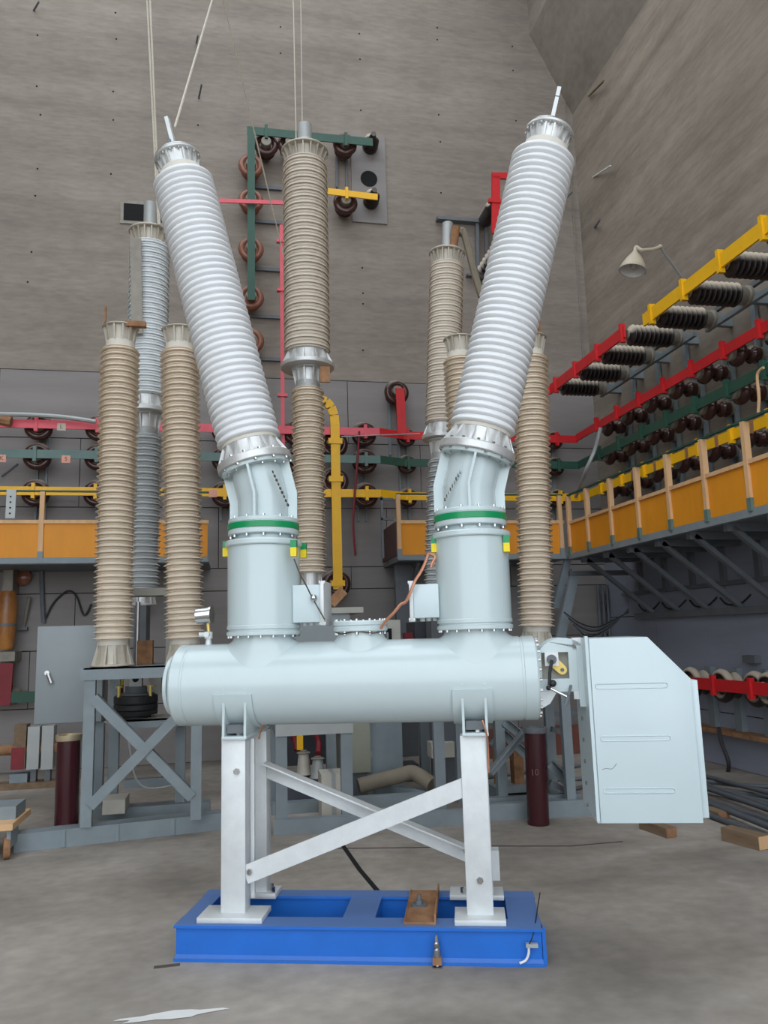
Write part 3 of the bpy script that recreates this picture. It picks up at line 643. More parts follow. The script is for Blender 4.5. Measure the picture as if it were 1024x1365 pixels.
def tall(label, pts, y, mu, ml, r1, r2, capn=True, n1=30, n2=26, rod=.05, fb=.16):
    """pts: pixel (bottom, waist, top, capTop)"""
    p0 = py_(*pts[0], y); pw = py_(*pts[1], y); pt = py_(*pts[2], y); p1 = py_(*pts[3], y)
    for p in (pw, pt, p1): p.y = p0.y
    L = (p1 - p0).length; w = (pw - p0).length / L; t_ = (pt - p0).length / L; h = 1 / L
    return column(label, p0, p1, [('flange_up', 0, fb * h, r2 * .62, r2 * .85, 10, .02, 'cast_aluminium'),
        ('shed', (fb - .01) * h, w - .24 * h, n2, r2 * .78, r2, r2 * .91, ml, .012, .008), ('cyl', w - .26 * h, w - .16 * h, r2 * .74, 'grey_strip', 'lower_cement'),
        ('flange_dn', w - .2 * h, w, r2 * .72, r2 * 1.0, 10, .02, 'cast_aluminium'), ('flange_up', w, w + .2 * h, r1 * .84, r1 * 1.14, 12, .05, 'cast_aluminium'),
        ('shed', w + .19 * h, t_ - .17 * h, n1, r1 * .925, r1, r1 * .965, mu, .008, .016), ('flange_dn', t_ - .19 * h, t_, r1 * .78, r1 * 1.06, 18, .022, 'cast_cream'), ('cyl', t_, 1.0, rod, 'grey_strip', 'terminal_rod')])
YC = 8.5
TB, MBk, LB = tall('grey stacked column behind the two left beige columns', [(190, 808), (201, 553), (199, 310), (201, 272)], YC, 'grey_porcelain', 'grey_porcelain', .222, .175, rod=.075)
TC, MCk, LC = tall('tall beige grey stacked column in the middle below the hanging ropes', [(414, 812), (409, 492), (408, 203), (406, 167)], YC, 'beige_upper', 'beige_porcelain', .268, .188, n1=29, n2=34, rod=.085, fb=.40)
q = B(MCk); q.lathe([(.11, LC - .33), (.13, LC - .31), (.1, LC - .26), (.085, LC - .2)], 24, False); q.build('terminal_collar', 'grey_strip', TC)
w_ = py_(428, 495, YC - .27); q = B(); q.box((w_.x - .01, w_.y, w_.z - .12), (w_.x + .1, w_.y + .03, w_.z + .06)); q.build('flange_patch', 'rust', TC, 0)
TD, MDk, LD = tall('grey beige stacked column behind the right tilted bushing, strap at its top', [(584, 800), (594, 588), (597, 338), (597, 298)], YC, 'beige_upper', 'grey_porcelain', .208, .17, rod=.065)
# BL column side plank (old strip fixed along its left front)
p0 = py_(183, 445, YC - .26); p1 = py_(181, 318, YC - .26); p1.y = p0.y
B().bar(p0, p1, .115, .03, (1, 0, 0)).build('tied_board', 'insulator_metal', TB, 0)
# strap at BR top
q = B(); q.tube(smooth_path([py_(612, 312, YC - .1), py_(617, 308, YC - .1), py_(624, 330, YC - .1), py_(632, 362, YC - .1), py_(642, 395, YC - .1)]), .045, 8); o = q.build('canvas_hose', 'canvas'); tag(o, 'dusty canvas hose from the top of the right stacked column', 'hose')
p = py_(606, 315, YC - .12); q = B(); q.cyl(p + Vector((0, .05, -.1)), p + Vector((.02, -.02, .12)), .05); o = q.build('rusty_clamp', 'rust', TD)
# ================================================================== STEEL FRAMES
def post(T, a, b2, w=.09, d=.07, nm='post', m='frame_grey'):
    q = B(); a = Vector(a); b2 = Vector(b2); q.bar(a, b2, w, d, (1, 0, 0)) if abs((b2 - a).normalized().z) > .9 else q.bar(a, b2, w, d)
    return q.build(nm, m, T, 30)
FY = 7.08
zt = py_(150, 888, CY).z - .006
FL_ = thing('support_frame', 'grey steel support frame under the two left beige columns', 'steel frame', (-.75, FY + .4, 0))
xa = py_(118, 1000, FY).x; xb = py_(262, 1000, FY).x
for x in (xa, xb): post(FL_, (x, FY, .14), (x, FY, zt - .05))
for x in (xa + .1, xb - .18): post(FL_, (x, FY + .75, .1), (x, FY + .75, zt - .05))
B().box((xa - .08, FY - .05, zt - .1), (xb + .1, FY + .04, zt)).build('top_rail', 'frame_grey', FL_, 30)
B().box((xa - .08, FY + .71, zt - .1), (xb + .1, FY + .79, zt)).build('top_rail', 'frame_grey', FL_, 30)
for x in (xa, xb): B().box((x - .04, FY, zt - .1), (x + .04, FY + .75, zt - .012)).build('side_rail', 'frame_grey', FL_, 30)
B().box((xa - .05, FY - .05, zt - .012), (xb + .05, FY + .35, zt)).build('top_plate', 'frame_grey', FL_, 0)
q = B(); q.angle((xa + .03, FY - .042, py_(126, 930, FY).z), (xb - .03, FY - .042, py_(258, 1062, FY).z), .085, .01, side=-1); q.build('cross_brace', 'frame_grey', FL_, 30)
q = B(); q.angle((xb - .03, FY - .06, py_(258, 932, FY).z), (xa + .03, FY - .06, py_(124, 1073, FY).z), .085, .01, side=1); q.build('cross_brace', 'frame_grey', FL_, 30)
zs = py_(180, 958, FY + .6).z
B().box((xa + .1, FY + .45, zs - .07), (xb - .12, FY + .53, zs)).build('shelf_rail', 'frame_grey', FL_, 30)
B().box((xa + .05, FY + .45, zs - .012), (xb - .1, FY + .95, zs)).build('shelf_plate', 'dull_inside', FL_, 0)
B().box((xa + .2, FY + .7, .3), (xb - .2, FY + .76, .38)).build('lower_rail', 'frame_grey', FL_, 30)
B().box((xa - .0, FY + .62, .05), (xb + .1, FY + .8, .15)).build('rear_sill', 'frame_grey', FL_, 30)
# front sill: channel on the floor
s0 = pz_(18, 1137); s1 = pz_(296, 1106)
q = B(); d = (s1 - s0).normalized(); q.channel(s0 + Vector((0, 0, .07)), s1 + Vector((0, 0, .07)), .14, .14, .01, side=-1); q.bar(s0 + Vector((0, .16, .07)), s1 + Vector((0, .16, .07)), .14, .012); q.build('front_sill', 'frame_grey', FL_, 30)
for px in (80, 150, 226):
    a = s0.lerp(s1, (px - 18) / 278.); B().bar(a + Vector((0, -.012, .005)), a + Vector((0, -.012, .135)), .03, .006, (1, 0, 0)).build('weld_strip', 'frame_grey', FL_, 0)
# spring drum mechanism
dc = py_(181, 950, FY + .7); zd = zs
DR = thing('spring_drum', 'black spring drum mechanism on the left frame shelf', 'mechanism', (dc.x, FY + .7, zd))
Md = Matrix.Translation((dc.x, FY + .7, zd))
B(Md).lathe([(0, 0), (.14, 0), (.14, .02), (.195, .03), (.2, .06), (.19, .07), (.2, .08), (.2, .12), (.19, .13), (.2, .14), (.2, .2), (.18, .21), (.0, .21)], 36).build('drum', 'black_rubber', DR, 30)
B(Md).lathe([(.0, .205), (.165, .205), (.17, .215), (.165, .225), (.1, .23), (.1, .29), (0, .29)], 36).build('drum_lid', 'dark_steel', DR, 30)
for k in (-1, 1): B(Md).cyl((k * .14, -.12, .2), (k * .14, -.12, .29), .016).build('stud', 'brass', DR); 
for k in (-1, 1): B(Md).cyl((k * .14, -.12, .285), (k * .14, -.12, .3), .035).build('stud_cap', 'brass', DR)
q = B(Md); q.box((-.055, -.07, .285), (.055, .07, .42)); blk = q.build('rod_head', 'grey_strip', DR, 30); B(Md).cyl((0, -.08, .36), (0, -.06, .36), .03).build('rod_bore', 'black_gap', blk)
B(Md).cyl((0, 0, .42), (0, 0, 1.08), .022).build('pull_rod', 'bright_steel', DR)
q = B(Md); q.box((-.24, .12, .22), (-.14, .2, .5)); q.build('red_bracket', 'old_red', DR, 0); q = B(Md); q.box((-.2, .06, .3), (-.13, .12, .45)); q.build('yellow_label', 'tag_yellow', DR, 0)
q = B(Md); q.box((.11, .05, .2), (.22, .22, .5)); q.build('side_box', 'dull_inside', DR, 0)
q = B(); zp = py_(180, 795, YC).z
q = B(); q.box((dc.x - .16, FY + .55, zp - .04), (dc.x + .42, FY + .85, zp + .03)); q.build('bridge_beam', 'dull_inside', FL_, 30)
for x in (dc.x - .1, dc.x + .3): B().box((x - .03, FY + .6, zt), (x + .03, FY + .7, zp - .04)).build('bridge_post', 'dull_inside', FL_, 30)
B().box((dc.x + .02, FY + .5, zt + .0), (dc.x + .16, FY + .62, zt + .22)).build('bridge_block', 'rust', FL_, 0)
bot = py_(190, 808, YC); B().box((bot.x - .06, YC - .2, zt), (bot.x + .06, YC + .2, bot.z)).build('column_stool', 'dark_steel', FL_, 30)
# grey control cabinet (left)
CYb = 7.95; a = py_(45, 966, CYb); b2 = py_(140, 833, CYb)
CC = thing('control_cabinet', 'grey control cabinet with lever handle behind the left frame', 'cabinet', (a.x, CYb, a.z))
B().box((a.x, CYb, a.z), (b2.x, CYb + .3, b2.z)).build('body', 'cabinet_grey', CC, 30, .006)
cdr = B().box((a.x + .004, CYb - .022, a.z + .004), (b2.x - .004, CYb, b2.z - .004)).build('door', 'cabinet_grey', CC, 30, .004)
h0 = py_(63, 897, CYb - .04); h1_ = py_(68, 911, CYb - .06); q = B(); q.cyl(h0 + Vector((0, .03, 0)), h0 + Vector((0, -.015, 0)), .022); q.tube([h0, h1_], .017, 8); q.build('handle', 'bright_steel', cdr)
B().box((b2.x - .1, CYb + .1, 0), (b2.x, CYb + .2, a.z)).build('mounting_post', 'frame_grey', CC, 30)
# left frame contents: switch box with papers
a = py_(140, 1030, 7.55); b2 = py_(170, 1010, 7.55); o = B().box((a.x, 7.45, a.z), (b2.x, 7.75, b2.z)).build('white_carton', 'cardboard', smooth=0); tag(o, 'low pale carton lying behind the left frame cross brace', 'box')
o.location.z = .15; 
o = B().tube(smooth_path([(-.98, 7.6, zs - .02), (-.93, 7.55, .8), (-.85, 7.5, .45), (-.72, 7.5, .34), (-.45, 7.55, .36)]), .009, 8).build('white_cable', 'grey_strip'); tag(o, 'pale cable hanging inside the left frame', 'cable')
# maroon tubes
def maroon(label, pb, pt, y, capm, r=.095):
    p0 = pz_(*pb); p0 = Vector((p0.x, y, 0)); p0 = Vector((py_(pb[0], pb[1], y).x, y, 0)); p1 = py_(*pt, y)
    T = thing('insulating_tube', label, 'tube', p0); h = p1.z; M, _ = axis_m(p0, p1)
    B(M).lathe([(r * .99, 0), (r, h * .5), (r * .99, h - .04)], 36).build('tube', 'maroon_tube', T, 30)
    B(M).lathe([(r, h - .05), (r * 1.08, h - .045), (r * 1.13, h - .01), (r * 1.13, h), (r * .9, h), (r * .9, h - .02), (0, h - .02)], 36).build('collar', capm, T, 30)
    return T, p0, h
maroon('dark maroon insulating tube standing by the left frame post', (88, 1112), (92, 979), 7.31, 'maroon_cap', .097)
TT, tp, th = maroon('dark maroon insulating tube below the right end of the tank', (718, 1098), (713, 969), 6.6, 'dark_steel', .094)
def text(body, size, m, M, parent=None):
    cu = bpy.data.curves.new('lettering', 'FONT'); cu.body = body; cu.size = size; cu.align_x = 'CENTER'; cu.align_y = 'CENTER'; cu.extrude = .0006
    to = bpy.data.objects.new('lettering', cu); COL.objects.link(to)
    dg = bpy.context.evaluated_depsgraph_get(); me = bpy.data.meshes.new_from_object(to.evaluated_get(dg)); bpy.data.objects.remove(to)
    me.name = 'lettering'; me.materials.clear(); me.materials.append(MATS[m]); o = bpy.data.objects.new('lettering', me); COL.objects.link(o)
    me.transform(M)
    if parent: me.transform(MW[parent].inverted()); o.parent = parent; MW[o] = MW[parent]
    return o
def face_m(p): return Matrix.Translation(p) @ Matrix.Rotation(math.pi / 2, 4, 'X')
pt_ = py_(713, 1030, 6.6 - .0965); text('10', .075, 'faint_ink', face_m(pt_), TT)
# middle frame + grey cabinet below the centre column
MY = 7.0
FM = thing('support_frame', 'grey steel frame under the tank carrying the middle column', 'steel frame', (.8, MY + .5, 0))
m0 = py_(375, 1030, MY).x; m1 = py_(462, 1030, MY).x; zmt = py_(420, 966, MY).z
for x in (m0, m1):
    post(FM, (x, MY, .0), (x, MY, zmt - .05), .1)
    post(FM, (x, MY + 1.1, .0), (x, MY + 1.1, zmt - .05), .1)
B().box((m0 - .05, MY - .05, zmt - .08), (m1 + .06, MY + .05, zmt + .02)).build('top_rail', 'grey_strip', FM, 30)
for x in (m0, m1): B().box((x - .05, MY + .05, zmt - .08), (x + .05, MY + 1.7, zmt + .02)).build('side_rail', 'frame_grey', FM, 30)
s2 = pz_(366, 1117); s3 = pz_(520, 1110)
B().bar(Vector((s2.x, MY - .05, .06)), Vector((2.0, MY - .2, .06)), .12, .1).build('front_sill', 'frame_grey', FM, 30)
B().box((m0 - .05, MY + .65, 0), (m1 + 1.0, MY + .78, .1)).build('mid_sill', 'frame_grey', FM, 30)
B().box((m0 - .1, MY + 1.2, 0), (m1 + .05, MY + 1.3, .12)).build('rear_sill', 'frame_grey', FM, 30)
B().bar((m1 + .5, MY + 1.25, .06), (m1 + .9, MY + .7, .06), .12, .09).build('skew_sill', 'frame_grey', FM, 30)
cbz = py_(414, 812, YC).z - .002
KC = thing('mechanism_cabinet', 'plain grey mechanism cabinet standing behind the tank under the middle column', 'cabinet', (.85, YC, zmt + .02))
cx0 = py_(396, 830, YC - .35).x; cx1 = py_(474, 830, YC - .35).x
B().box((cx0 - .25, YC - .35, zmt + .02), (cx1 - .06, YC + .3, cbz - .06)).build('body', 'cabinet_grey', KC, 30)
B().box((cx0 - .25, YC - .4, cbz - .06), (cx1 + .08, YC + .35, cbz)).build('lid', 'dull_inside', KC, 30)
a = py_(441, 805, YC - .33); b2 = py_(458, 787, YC - .33); o = B().bar(a, b2, .1, .08).build('rusty_bar', 'rust', KC, 0)
oc0 = py_(468, 866, YC - .3); oc1 = py_(534, 826, YC - .3)
OC = thing('open_cabinet', 'tan edged grey cabinet behind the inspection flange', 'cabinet', (oc0.x, YC - .3, zmt + .02))
B().box((cx1 - .04, YC - .28, zmt + .02), (oc1.x, YC + .2, oc1.z)).build('body', 'dull_inside', OC, 30)
B().box((cx1 + .1, YC - .3, zmt + .1), (oc1.x - .1, YC - .26, oc1.z - .09)).build('gasket', 'black_gap', OC, 0)
B().box((cx1 + .0, YC - .32, zmt + .12), (oc1.x - .14, YC - .28, oc1.z - .13)).build('inner_door', 'cabinet_grey', OC, 0)
B().cyl((oc1.x - .2, YC - .36, oc1.z - .25), (oc1.x - .2, YC - .36, oc1.z - .12), .03).build('latch', 'dark_steel', OC)
B().box((cx1 + .0, YC - .2, 0), (oc1.x, YC + .1, zmt + .02)).build('plinth', 'frame_grey', OC, 0)
# dark box right
YDk = YC + .35; a = py_(554, 872, YDk); b2 = py_(602, 828, YDk)
DB = thing('dark_cabinet', 'dark blue grey box behind the right terminal box', 'cabinet', (a.x, YC, .2))
B().box((a.x, YDk, .95), (b2.x + .25, YDk + .45, b2.z)).build('body', 'dark_box', DB, 30)
B().box((a.x - .1, YDk + .1, b2.z - .3), (a.x, YDk + .2, b2.z - .12)).build('red_clip', 'old_red', DB, 0)
for x in (a.x + .1, b2.x + .15): B().box((x - .05, YDk + .1, 0), (x + .05, YDk + .2, .95)).build('leg', 'frame_grey', DB, 0)
# beige floor cabinet
a = pz_(482, 1032); a = Vector((a.x, 8.55, 0)); x0 = py_(468, 1000, 8.2).x; x1 = py_(494, 1000, 8.2).x
BC = thing('floor_cabinet', 'beige green narrow cabinet under the tank beside the middle frame', 'cabinet', ((x0 + x1) / 2, 8.4, 0)); zb_ = py_(485, 1030, 8.2).z
B().box((x0 - .1, 8.2, zb_), (x1, 8.7, zb_ + .72)).build('body', 'cabinet_beige', BC, 30, .006)
for z in (.15, .6): B().box((x1, 8.22, zb_ + z), (x1 + .02, 8.25, zb_ + z + .05)).build('hinge', 'cabinet_beige', BC, 0)
B().box((x0 - .06, 8.25, 0), (x1 - .03, 8.6, zb_)).build('plinth', 'dark_steel', BC, 0)
# small spigot insulators on the floor
def spigot(label, px, pyb, pyt, y, m, r=.05):
    b0 = py_(px, pyb, y); t0 = py_(px, pyt, y); h = t0.z - b0.z; T = thing('small_insulator', label, 'insulator', b0); M = Matrix.Translation(b0)
    B(M).lathe([(r * 1.25, 0), (r * 1.1, h * .1), (r * .95, h * .4), (r * .8, h * .8), (r * .75, h * .86)], 20).build('body', m, T, 30)
    B(M).lathe([(r * 1.0, h * .86), (r * 1.05, h * .9), (r * .9, h * .93), (r * .5, h * .94), (r * .5, h), (0, h)], 20).build('cap', 'insulator_metal', T, 30); return b0
b0 = spigot('small pale insulator between beige cabinet and canvas hose', 518, 1018, 987, 9.0, 'grey_strip', .085)
o = B().box((b0.x - .5, 8.85, 0), (b0.x + .32, 9.15, b0.z)).build('storage_chest', 'dark_box', smooth=0); tag(o, 'low dark chest carrying the small pale insulator', 'chest')
b0 = spigot('small cream insulator under the tank left of its grey twin', 405, 1032, 1000, 8.0, 'cast_cream', .065)
b1 = spigot('small grey insulator under the tank right of its cream twin', 424, 1036, 1008, 7.9, 'grey_strip', .065)
o = B().box((b0.x - .25, 7.8, 0.0), (b1.x + .12, 8.12, min(b0.z, b1.z) - .0)).build('parts_crate', 'dark_box', smooth=0); tag(o, 'dark crate under the two small insulators inside the middle frame', 'crate')
for (o_, nm) in ((b0, 0), (b1, 0)): pass
o = B().tube(smooth_path([py_(378, 1005, 8.25), py_(376, 985, 8.25), py_(386, 975, 8.25), py_(393, 985, 8.25), py_(396, 1000, 8.2)]), .035, 10).build('red_hose', 'old_red'); tag(o, 'dark red hose loop at left inside the middle frame', 'hose')
o = B().tube(smooth_path([py_(412, 975, 8.2), py_(420, 977, 8.2), py_(425, 990, 8.2), py_(424, 1004, 8.1)]), .03, 10).build('red_hose', 'old_red'); tag(o, 'short dark red hose above the small grey insulator', 'hose')
a = py_(396, 1000, 8.05); b2 = py_(404, 980, 8.05); o = B().box((a.x, 8.05, a.z), (b2.x, 8.09, b2.z + .06)).build('yellow_card', 'bus_yellow', smooth=0); tag(o, 'yellow card hanging inside the middle frame', 'card')
a = py_(429, 1062, 7.3); b2 = py_(460, 1031, 7.3)
CB = thing('carton', 'two tone pale carton at the right post of the middle frame', 'box', ((a.x + b2.x) / 2, 7.4, 0)); B().box((a.x, 7.3, .0), (b2.x, 7.6, b2.z)).build('carton_body', 'cardboard', CB, 0); cbb = CB.children[0]; B().box((a.x + .09, 7.297, .0), (a.x + .13, 7.603, b2.z + .003)).build('tape_strip', 'grey_strip', cbb, 0)
# canvas hose heap
o = B().tube(smooth_path([(.95, 8.1, .07), (1.15, 8.0, .08), (1.45, 7.95, .12), (1.7, 7.9, .24), (1.95, 7.8, .2), (2.15, 7.7, .06)]), [.06] * 40 + [.05], 10) if False else None
pth = smooth_path([py_(478, 1048, 8.0), py_(500, 1042, 8.0), py_(525, 1036, 7.95), py_(548, 1030, 7.9), py_(562, 1036, 7.8), py_(576, 1046, 7.7)])
o = B().tube(pth, .075, 12).build('canvas_hose', 'canvas'); tag(o, 'fat dusty canvas hose lying under the tank', 'hose')
o = B().tube(smooth_path([(1.0, 8.05, .02), (1.3, 7.95, .02), (1.8, 7.85, .02), (2.3, 7.7, .02)]), .02, 8).build('floor_cable', 'cable_dark'); tag(o, 'dark cable on the floor under the canvas hose', 'cable')
# right frame
RY = 6.62
FR = thing('support_frame', 'grey steel support frame under the right beige column', 'steel frame', (2.7, RY + .4, 0))
B().bar((2.1, RY + .26, .07), (3.15, RY + .16, .07), .14, .1).build('front_sill', 'frame_grey', FR, 30)
B().bar((2.1, RY + .46, .08), (3.15, RY + .36, .08), .14, .08).build('second_sill', 'frame_grey', FR, 30)
def pp(px, py, y): return py_(px, py, y)
zt3 = py_(716, 868, 7.1).z - .004
q0 = pp(768, 1082, RY + .1); q1 = pp(758, 930, RY + .1); B().bar(Vector((q0.x, RY + .2, .12)), Vector((q1.x, RY + .2, zt3 - .04)), .085, .06, (1, 0, 0)).build('post', 'frame_grey', FR, 30)
q0 = pp(738, 1070, RY + .7); q1 = pp(732, 950, RY + .7); B().bar(Vector((q0.x, RY + .7, .0)), Vector((q1.x, RY + .7, zt3 - .04)), .09, .06, (1, 0, 0)).build('post', 'frame_grey', FR, 30)
x2 = pp(668, 1030, RY + .5).x; B().bar((x2, RY + .5, 0), (x2, RY + .5, zt3 - .04), .09, .07, (1, 0, 0)).build('post', 'frame_grey', FR, 30)
x3 = pp(585, 1000, RY + .8).x; B().bar((x3, RY + .8, 0), (x3, RY + .8, zt3 - .04), .1, .07, (1, 0, 0)).build('post', 'frame_grey', FR, 30)
x4 = pp(614, 1000, RY + 1.0).x; B().bar((x4, RY + 1., 0), (x4, RY + 1., zt3 - .04), .1, .07, (1, 0, 0)).build('post', 'frame_grey', FR, 30)
for (a, b2, y) in (((654, 1030), (700, 975), RY + .3), ((660, 968), (705, 1010), RY + .55), ((655, 995), (682, 963), RY + .62), ((733, 1018), (757, 1045), RY + .4), ((672, 962), (700, 985), RY + .45)):
    q = B(); q.angle(pp(*a, y), pp(*b2, y), .075, .01); q.build('cross_brace', 'frame_grey', FR, 30)
q = B(); q.box((x3 - .1, RY + .05, zt3 - .08), (3.25, RY + .12, zt3)); q.box((x3 - .1, RY + .75, zt3 - .08), (3.25, RY + .85, zt3)); q.box((x3 - .1, RY + .05, zt3 - .012), (3.25, RY + .85, zt3)); q.build('top_rail', 'frame_grey', FR, 30)
B().bar(pp(733, 1043, RY + .4), pp(757, 1055, RY + .4), .05, .05).build('dark_tie', 'dark_steel', FR, 0)
B().bar(pp(735, 972, RY + .5), pp(757, 978, RY + .5), .05, .05).build('dark_tie', 'dark_steel', FR, 0)
B().bar(pp(735, 952, RY + 1.2), pp(785, 950, RY + 1.2), .05, .05).build('dark_tie', 'dark_steel', FR, 0)
bot = py_(584, 800, YC); o = B().box((bot.x - .12, YC - .12, 0), (bot.x + .12, YC + .12, bot.z)).build('column_stool', 'dark_steel', smooth=0); tag(o, 'dark steel pillar under the right stacked column', 'pillar')
# white meter box below tank right
a = py_(576, 1011, 8.3); b2 = py_(606, 989, 8.3); MBx = thing('meter_box', 'small white vented box under the tank beside the right leg', 'box', (a.x, 8.3, a.z))
B().box((a.x, 8.3, a.z), (b2.x, 8.5, b2.z)).build('body', 'cardboard', MBx, 0)
B().box((a.x + .1, 8.42, 0), (a.x + .16, 8.48, a.z)).build('stand', 'dark_steel', MBx, 0)
for k in range(3): B().box((a.x + .05, 8.295, b2.z - .05 - .04 * k), (a.x + .1, 8.3, b2.z - .035 - .04 * k)).build('vent', 'dark_ink', MBx, 0)
# junk behind right leg
a = pz_(673, 1050); JB = thing('steel_stool', 'low grey steel stool behind the right leg', 'stool', (2.75, 7.75, 0))
B().box((2.55, 7.6, .06), (2.95, 7.95, .12)).build('seat_plate', 'frame_grey', JB, 0)
for dx in (2.57, 2.93): B().box((dx - .02, 7.62, 0), (dx + .02, 7.93, .06)).build('foot', 'frame_grey', JB, 0)
for k, (dx, h, mm) in enumerate(((2.66, .45, 'rust'), (2.84, .38, 'rust'))): 
    o = B().box((dx - .05, 7.7, .121), (dx + .05, 7.82, .12 + h)).build('rusty_block', mm, smooth=0); tag(o, ['taller rusty block standing on the low steel stool', 'shorter rusty block standing on the low steel stool'][k], 'steel block')
# ================================================================== WALL BUSBARS AND POST INSULATORS
def make_post(name, label, m, L=.36, R=.175, mlist=None):
    """short post insulator: axis local z from wall (0) to rail (L)"""
    T = thing(name, label, 'insulator', (0, 0, -20))
    M = Matrix.Translation((0, 0, -20))
    B(M).lathe([(.07, 0), (.08, .0), (.08, .05), (.06, .06)], 20).build('base_cap', 'insulator_metal', T, 30)
    B(M).lathe([(.055, .05), (.06, .07), (.115, .085), (.135, .11), (.12, .135), (.075, .155), (.08, .18), (R - .045, L - .155), (R - .01, L - .13), (R, L - .1), (R - .012, L - .07), (R - .04, L - .055), (R - .07, L - .06), (.09, L - .085), (.07, L - .085)], 28).build('body', m, T, 50)
    B(M).lathe([(.07, L - .09), (.072, L - .012), (.065, L), (0, L)], 20).build('end_cap', 'insulator_metal', T, 30)
    return T
def make_bell(label):
    T = thing('post_insulator', label, 'insulator', (0, 0, -20)); M = Matrix.Translation((0, 0, -20)); L = .44
    B(M).lathe([(.085, 0), (.085, .035), (.06, .045)], 20).build('base_cap', 'insulator_metal', T, 30)
    B(M).lathe([(.055, .04), (.085, .05), (.1, .075), (.092, .1), (.1, .12), (.105, .14), (.085, .165), (.065, .18), (.066, .21), (.09, .24), (.13, .27), (.145, .3), (.138, .33), (.1, .36), (.08, .37)], 26).build('body', 'brown_glaze', T, 50)
    B(M).lathe([(.085, .36), (.09, .42), (.08, L), (0, L)], 20).build('end_cap', 'insulator_metal', T, 30)
    return T
PBR = make_bell('x')
PB = make_post('post_insulator', 'x', 'brown_glaze'); PT = make_post('post_insulator', 'x', 'terracotta_glaze')
used = set()
def put(proto, p, axis, label, group, s=1.0):
    q = Vector(axis).to_track_quat('Z', 'Y').to_matrix().to_4x4(); M = Matrix.Translation(Vector(p)) @ q @ Matrix.Scale(s, 4)
    if proto not in used:
        used.add(proto); proto.location = M.translation; proto.rotation_euler = M.to_euler(); proto.scale = M.to_scale(); proto['label'] = label; o = proto
    else: o = dup(proto, M, label)
    o['group'] = group; return o
YR, XRR = YB - .42, XR - .50      # rail planes
def rail(name, label, pts, m, w=.12, t=.02, clamps=(), cm=None, up=(0, 0, 1)):
    pts = [Vector(p) for p in pts]; T = thing(name, label, 'busbar', pts[0]); q = B()
    for a, b2 in zip(pts, pts[1:]): q.bar(a, b2, w, t, up)
    q.build('bar', m, T, 0)
    for c, d in clamps:
        c = Vector(c); d = Vector(d).normalized(); B().bar(c - d * .022, c + d * .022, w + .09, t + .04, up).build('clamp', cm or m, T, 0)
    return T
names = ('red', 'green', 'yellow'); zr = {'red': 4.55, 'green': 4.14, 'yellow': 3.64}; mats_ = {'red': 'bus_red', 'green': 'bus_green', 'yellow': 'bus_yellow'}
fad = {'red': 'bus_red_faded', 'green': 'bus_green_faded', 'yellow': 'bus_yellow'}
xcorner = XRR
bx = [py_(px, 600, YR).x for px in (48, 130, 300, 395, 487, 545, 640, 745)]
for nmx in names:
    z = zr[nmx]; lab = {'red': 'topmost', 'green': 'middle', 'yellow': 'lowest'}[nmx]
    xs = [py_(0, 600, YR).x - 1.2, py_(506, 600, YR).x, py_(540, 600, YR).x, xcorner]
    yo = {0: YR - .05}
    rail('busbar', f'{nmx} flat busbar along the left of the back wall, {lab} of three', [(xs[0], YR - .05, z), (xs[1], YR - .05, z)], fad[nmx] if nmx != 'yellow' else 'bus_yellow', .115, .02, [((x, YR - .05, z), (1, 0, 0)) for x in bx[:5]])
    rail('busbar', f'{nmx} flat busbar along the right of the back wall, {lab} of three', [(xs[1] + .002, YR - .05, z), (xs[2], YR + .04, z - .02), (xs[3], YR + .04, z - .02)], mats_[nmx], .115, .02, [((x, YR + .04, z - .02), (1, 0, 0)) for x in bx[5:]])
    for i, x in enumerate(bx):
        yb_ = YR - .018 if i < 5 else YR + .072; L_ = YB - yb_ - .03
        put(PB, (x, YB - .05, z if i < 5 else z - .02), (0, -1, 0), f'brown disc insulator behind the {nmx} back wall busbar, {ORD[i]} from the left', 'back wall post insulators', (YB - .05 - yb_) / .36)
# vertical mounting channels behind back insulators
for i, x in enumerate(bx):
    q = B(); q.bar((x - .06, YB - .035, 3.3), (x - .06, YB - .035, 4.75), .03, .05, (1, 0, 0)); q.bar((x + .06, YB - .035, 3.3), (x + .06, YB - .035, 4.75), .03, .05, (1, 0, 0))
    o = q.build('mounting_channel', 'frame_grey', smooth=0); tag(o, f'grey steel channel pair on the back wall behind the insulators, {ORD[i]} from the left', 'channel', 'back wall channels')
# tags on rails
def rtag(px, py, m, txt, y=YR - .065):
    p = py_(px, py, y); o = B().box((p.x - .055, y - .004, p.z - .05), (p.x + .055, y, p.z + .05)).build('marker_tag', m, smooth=0); text(txt, .08, 'dark_ink', face_m(Vector((p.x, y - .005, p.z))), o) if txt else None; return o
tag(rtag(82, 569, 'rope', 'L'), 'small cream marker tag on the red busbar at left', 'tag'); tag(rtag(88, 612, 'pink_tag', '5'), 'small pink marker tag on the green busbar', 'tag'); tag(rtag(2, 611, 'pink_tag', 'K'), 'pale marker tag at the left end of the green busbar', 'tag'); tag(rtag(284, 658, 'pink_tag', ''), 'pink marker tag on the yellow busbar right of the second column', 'tag')
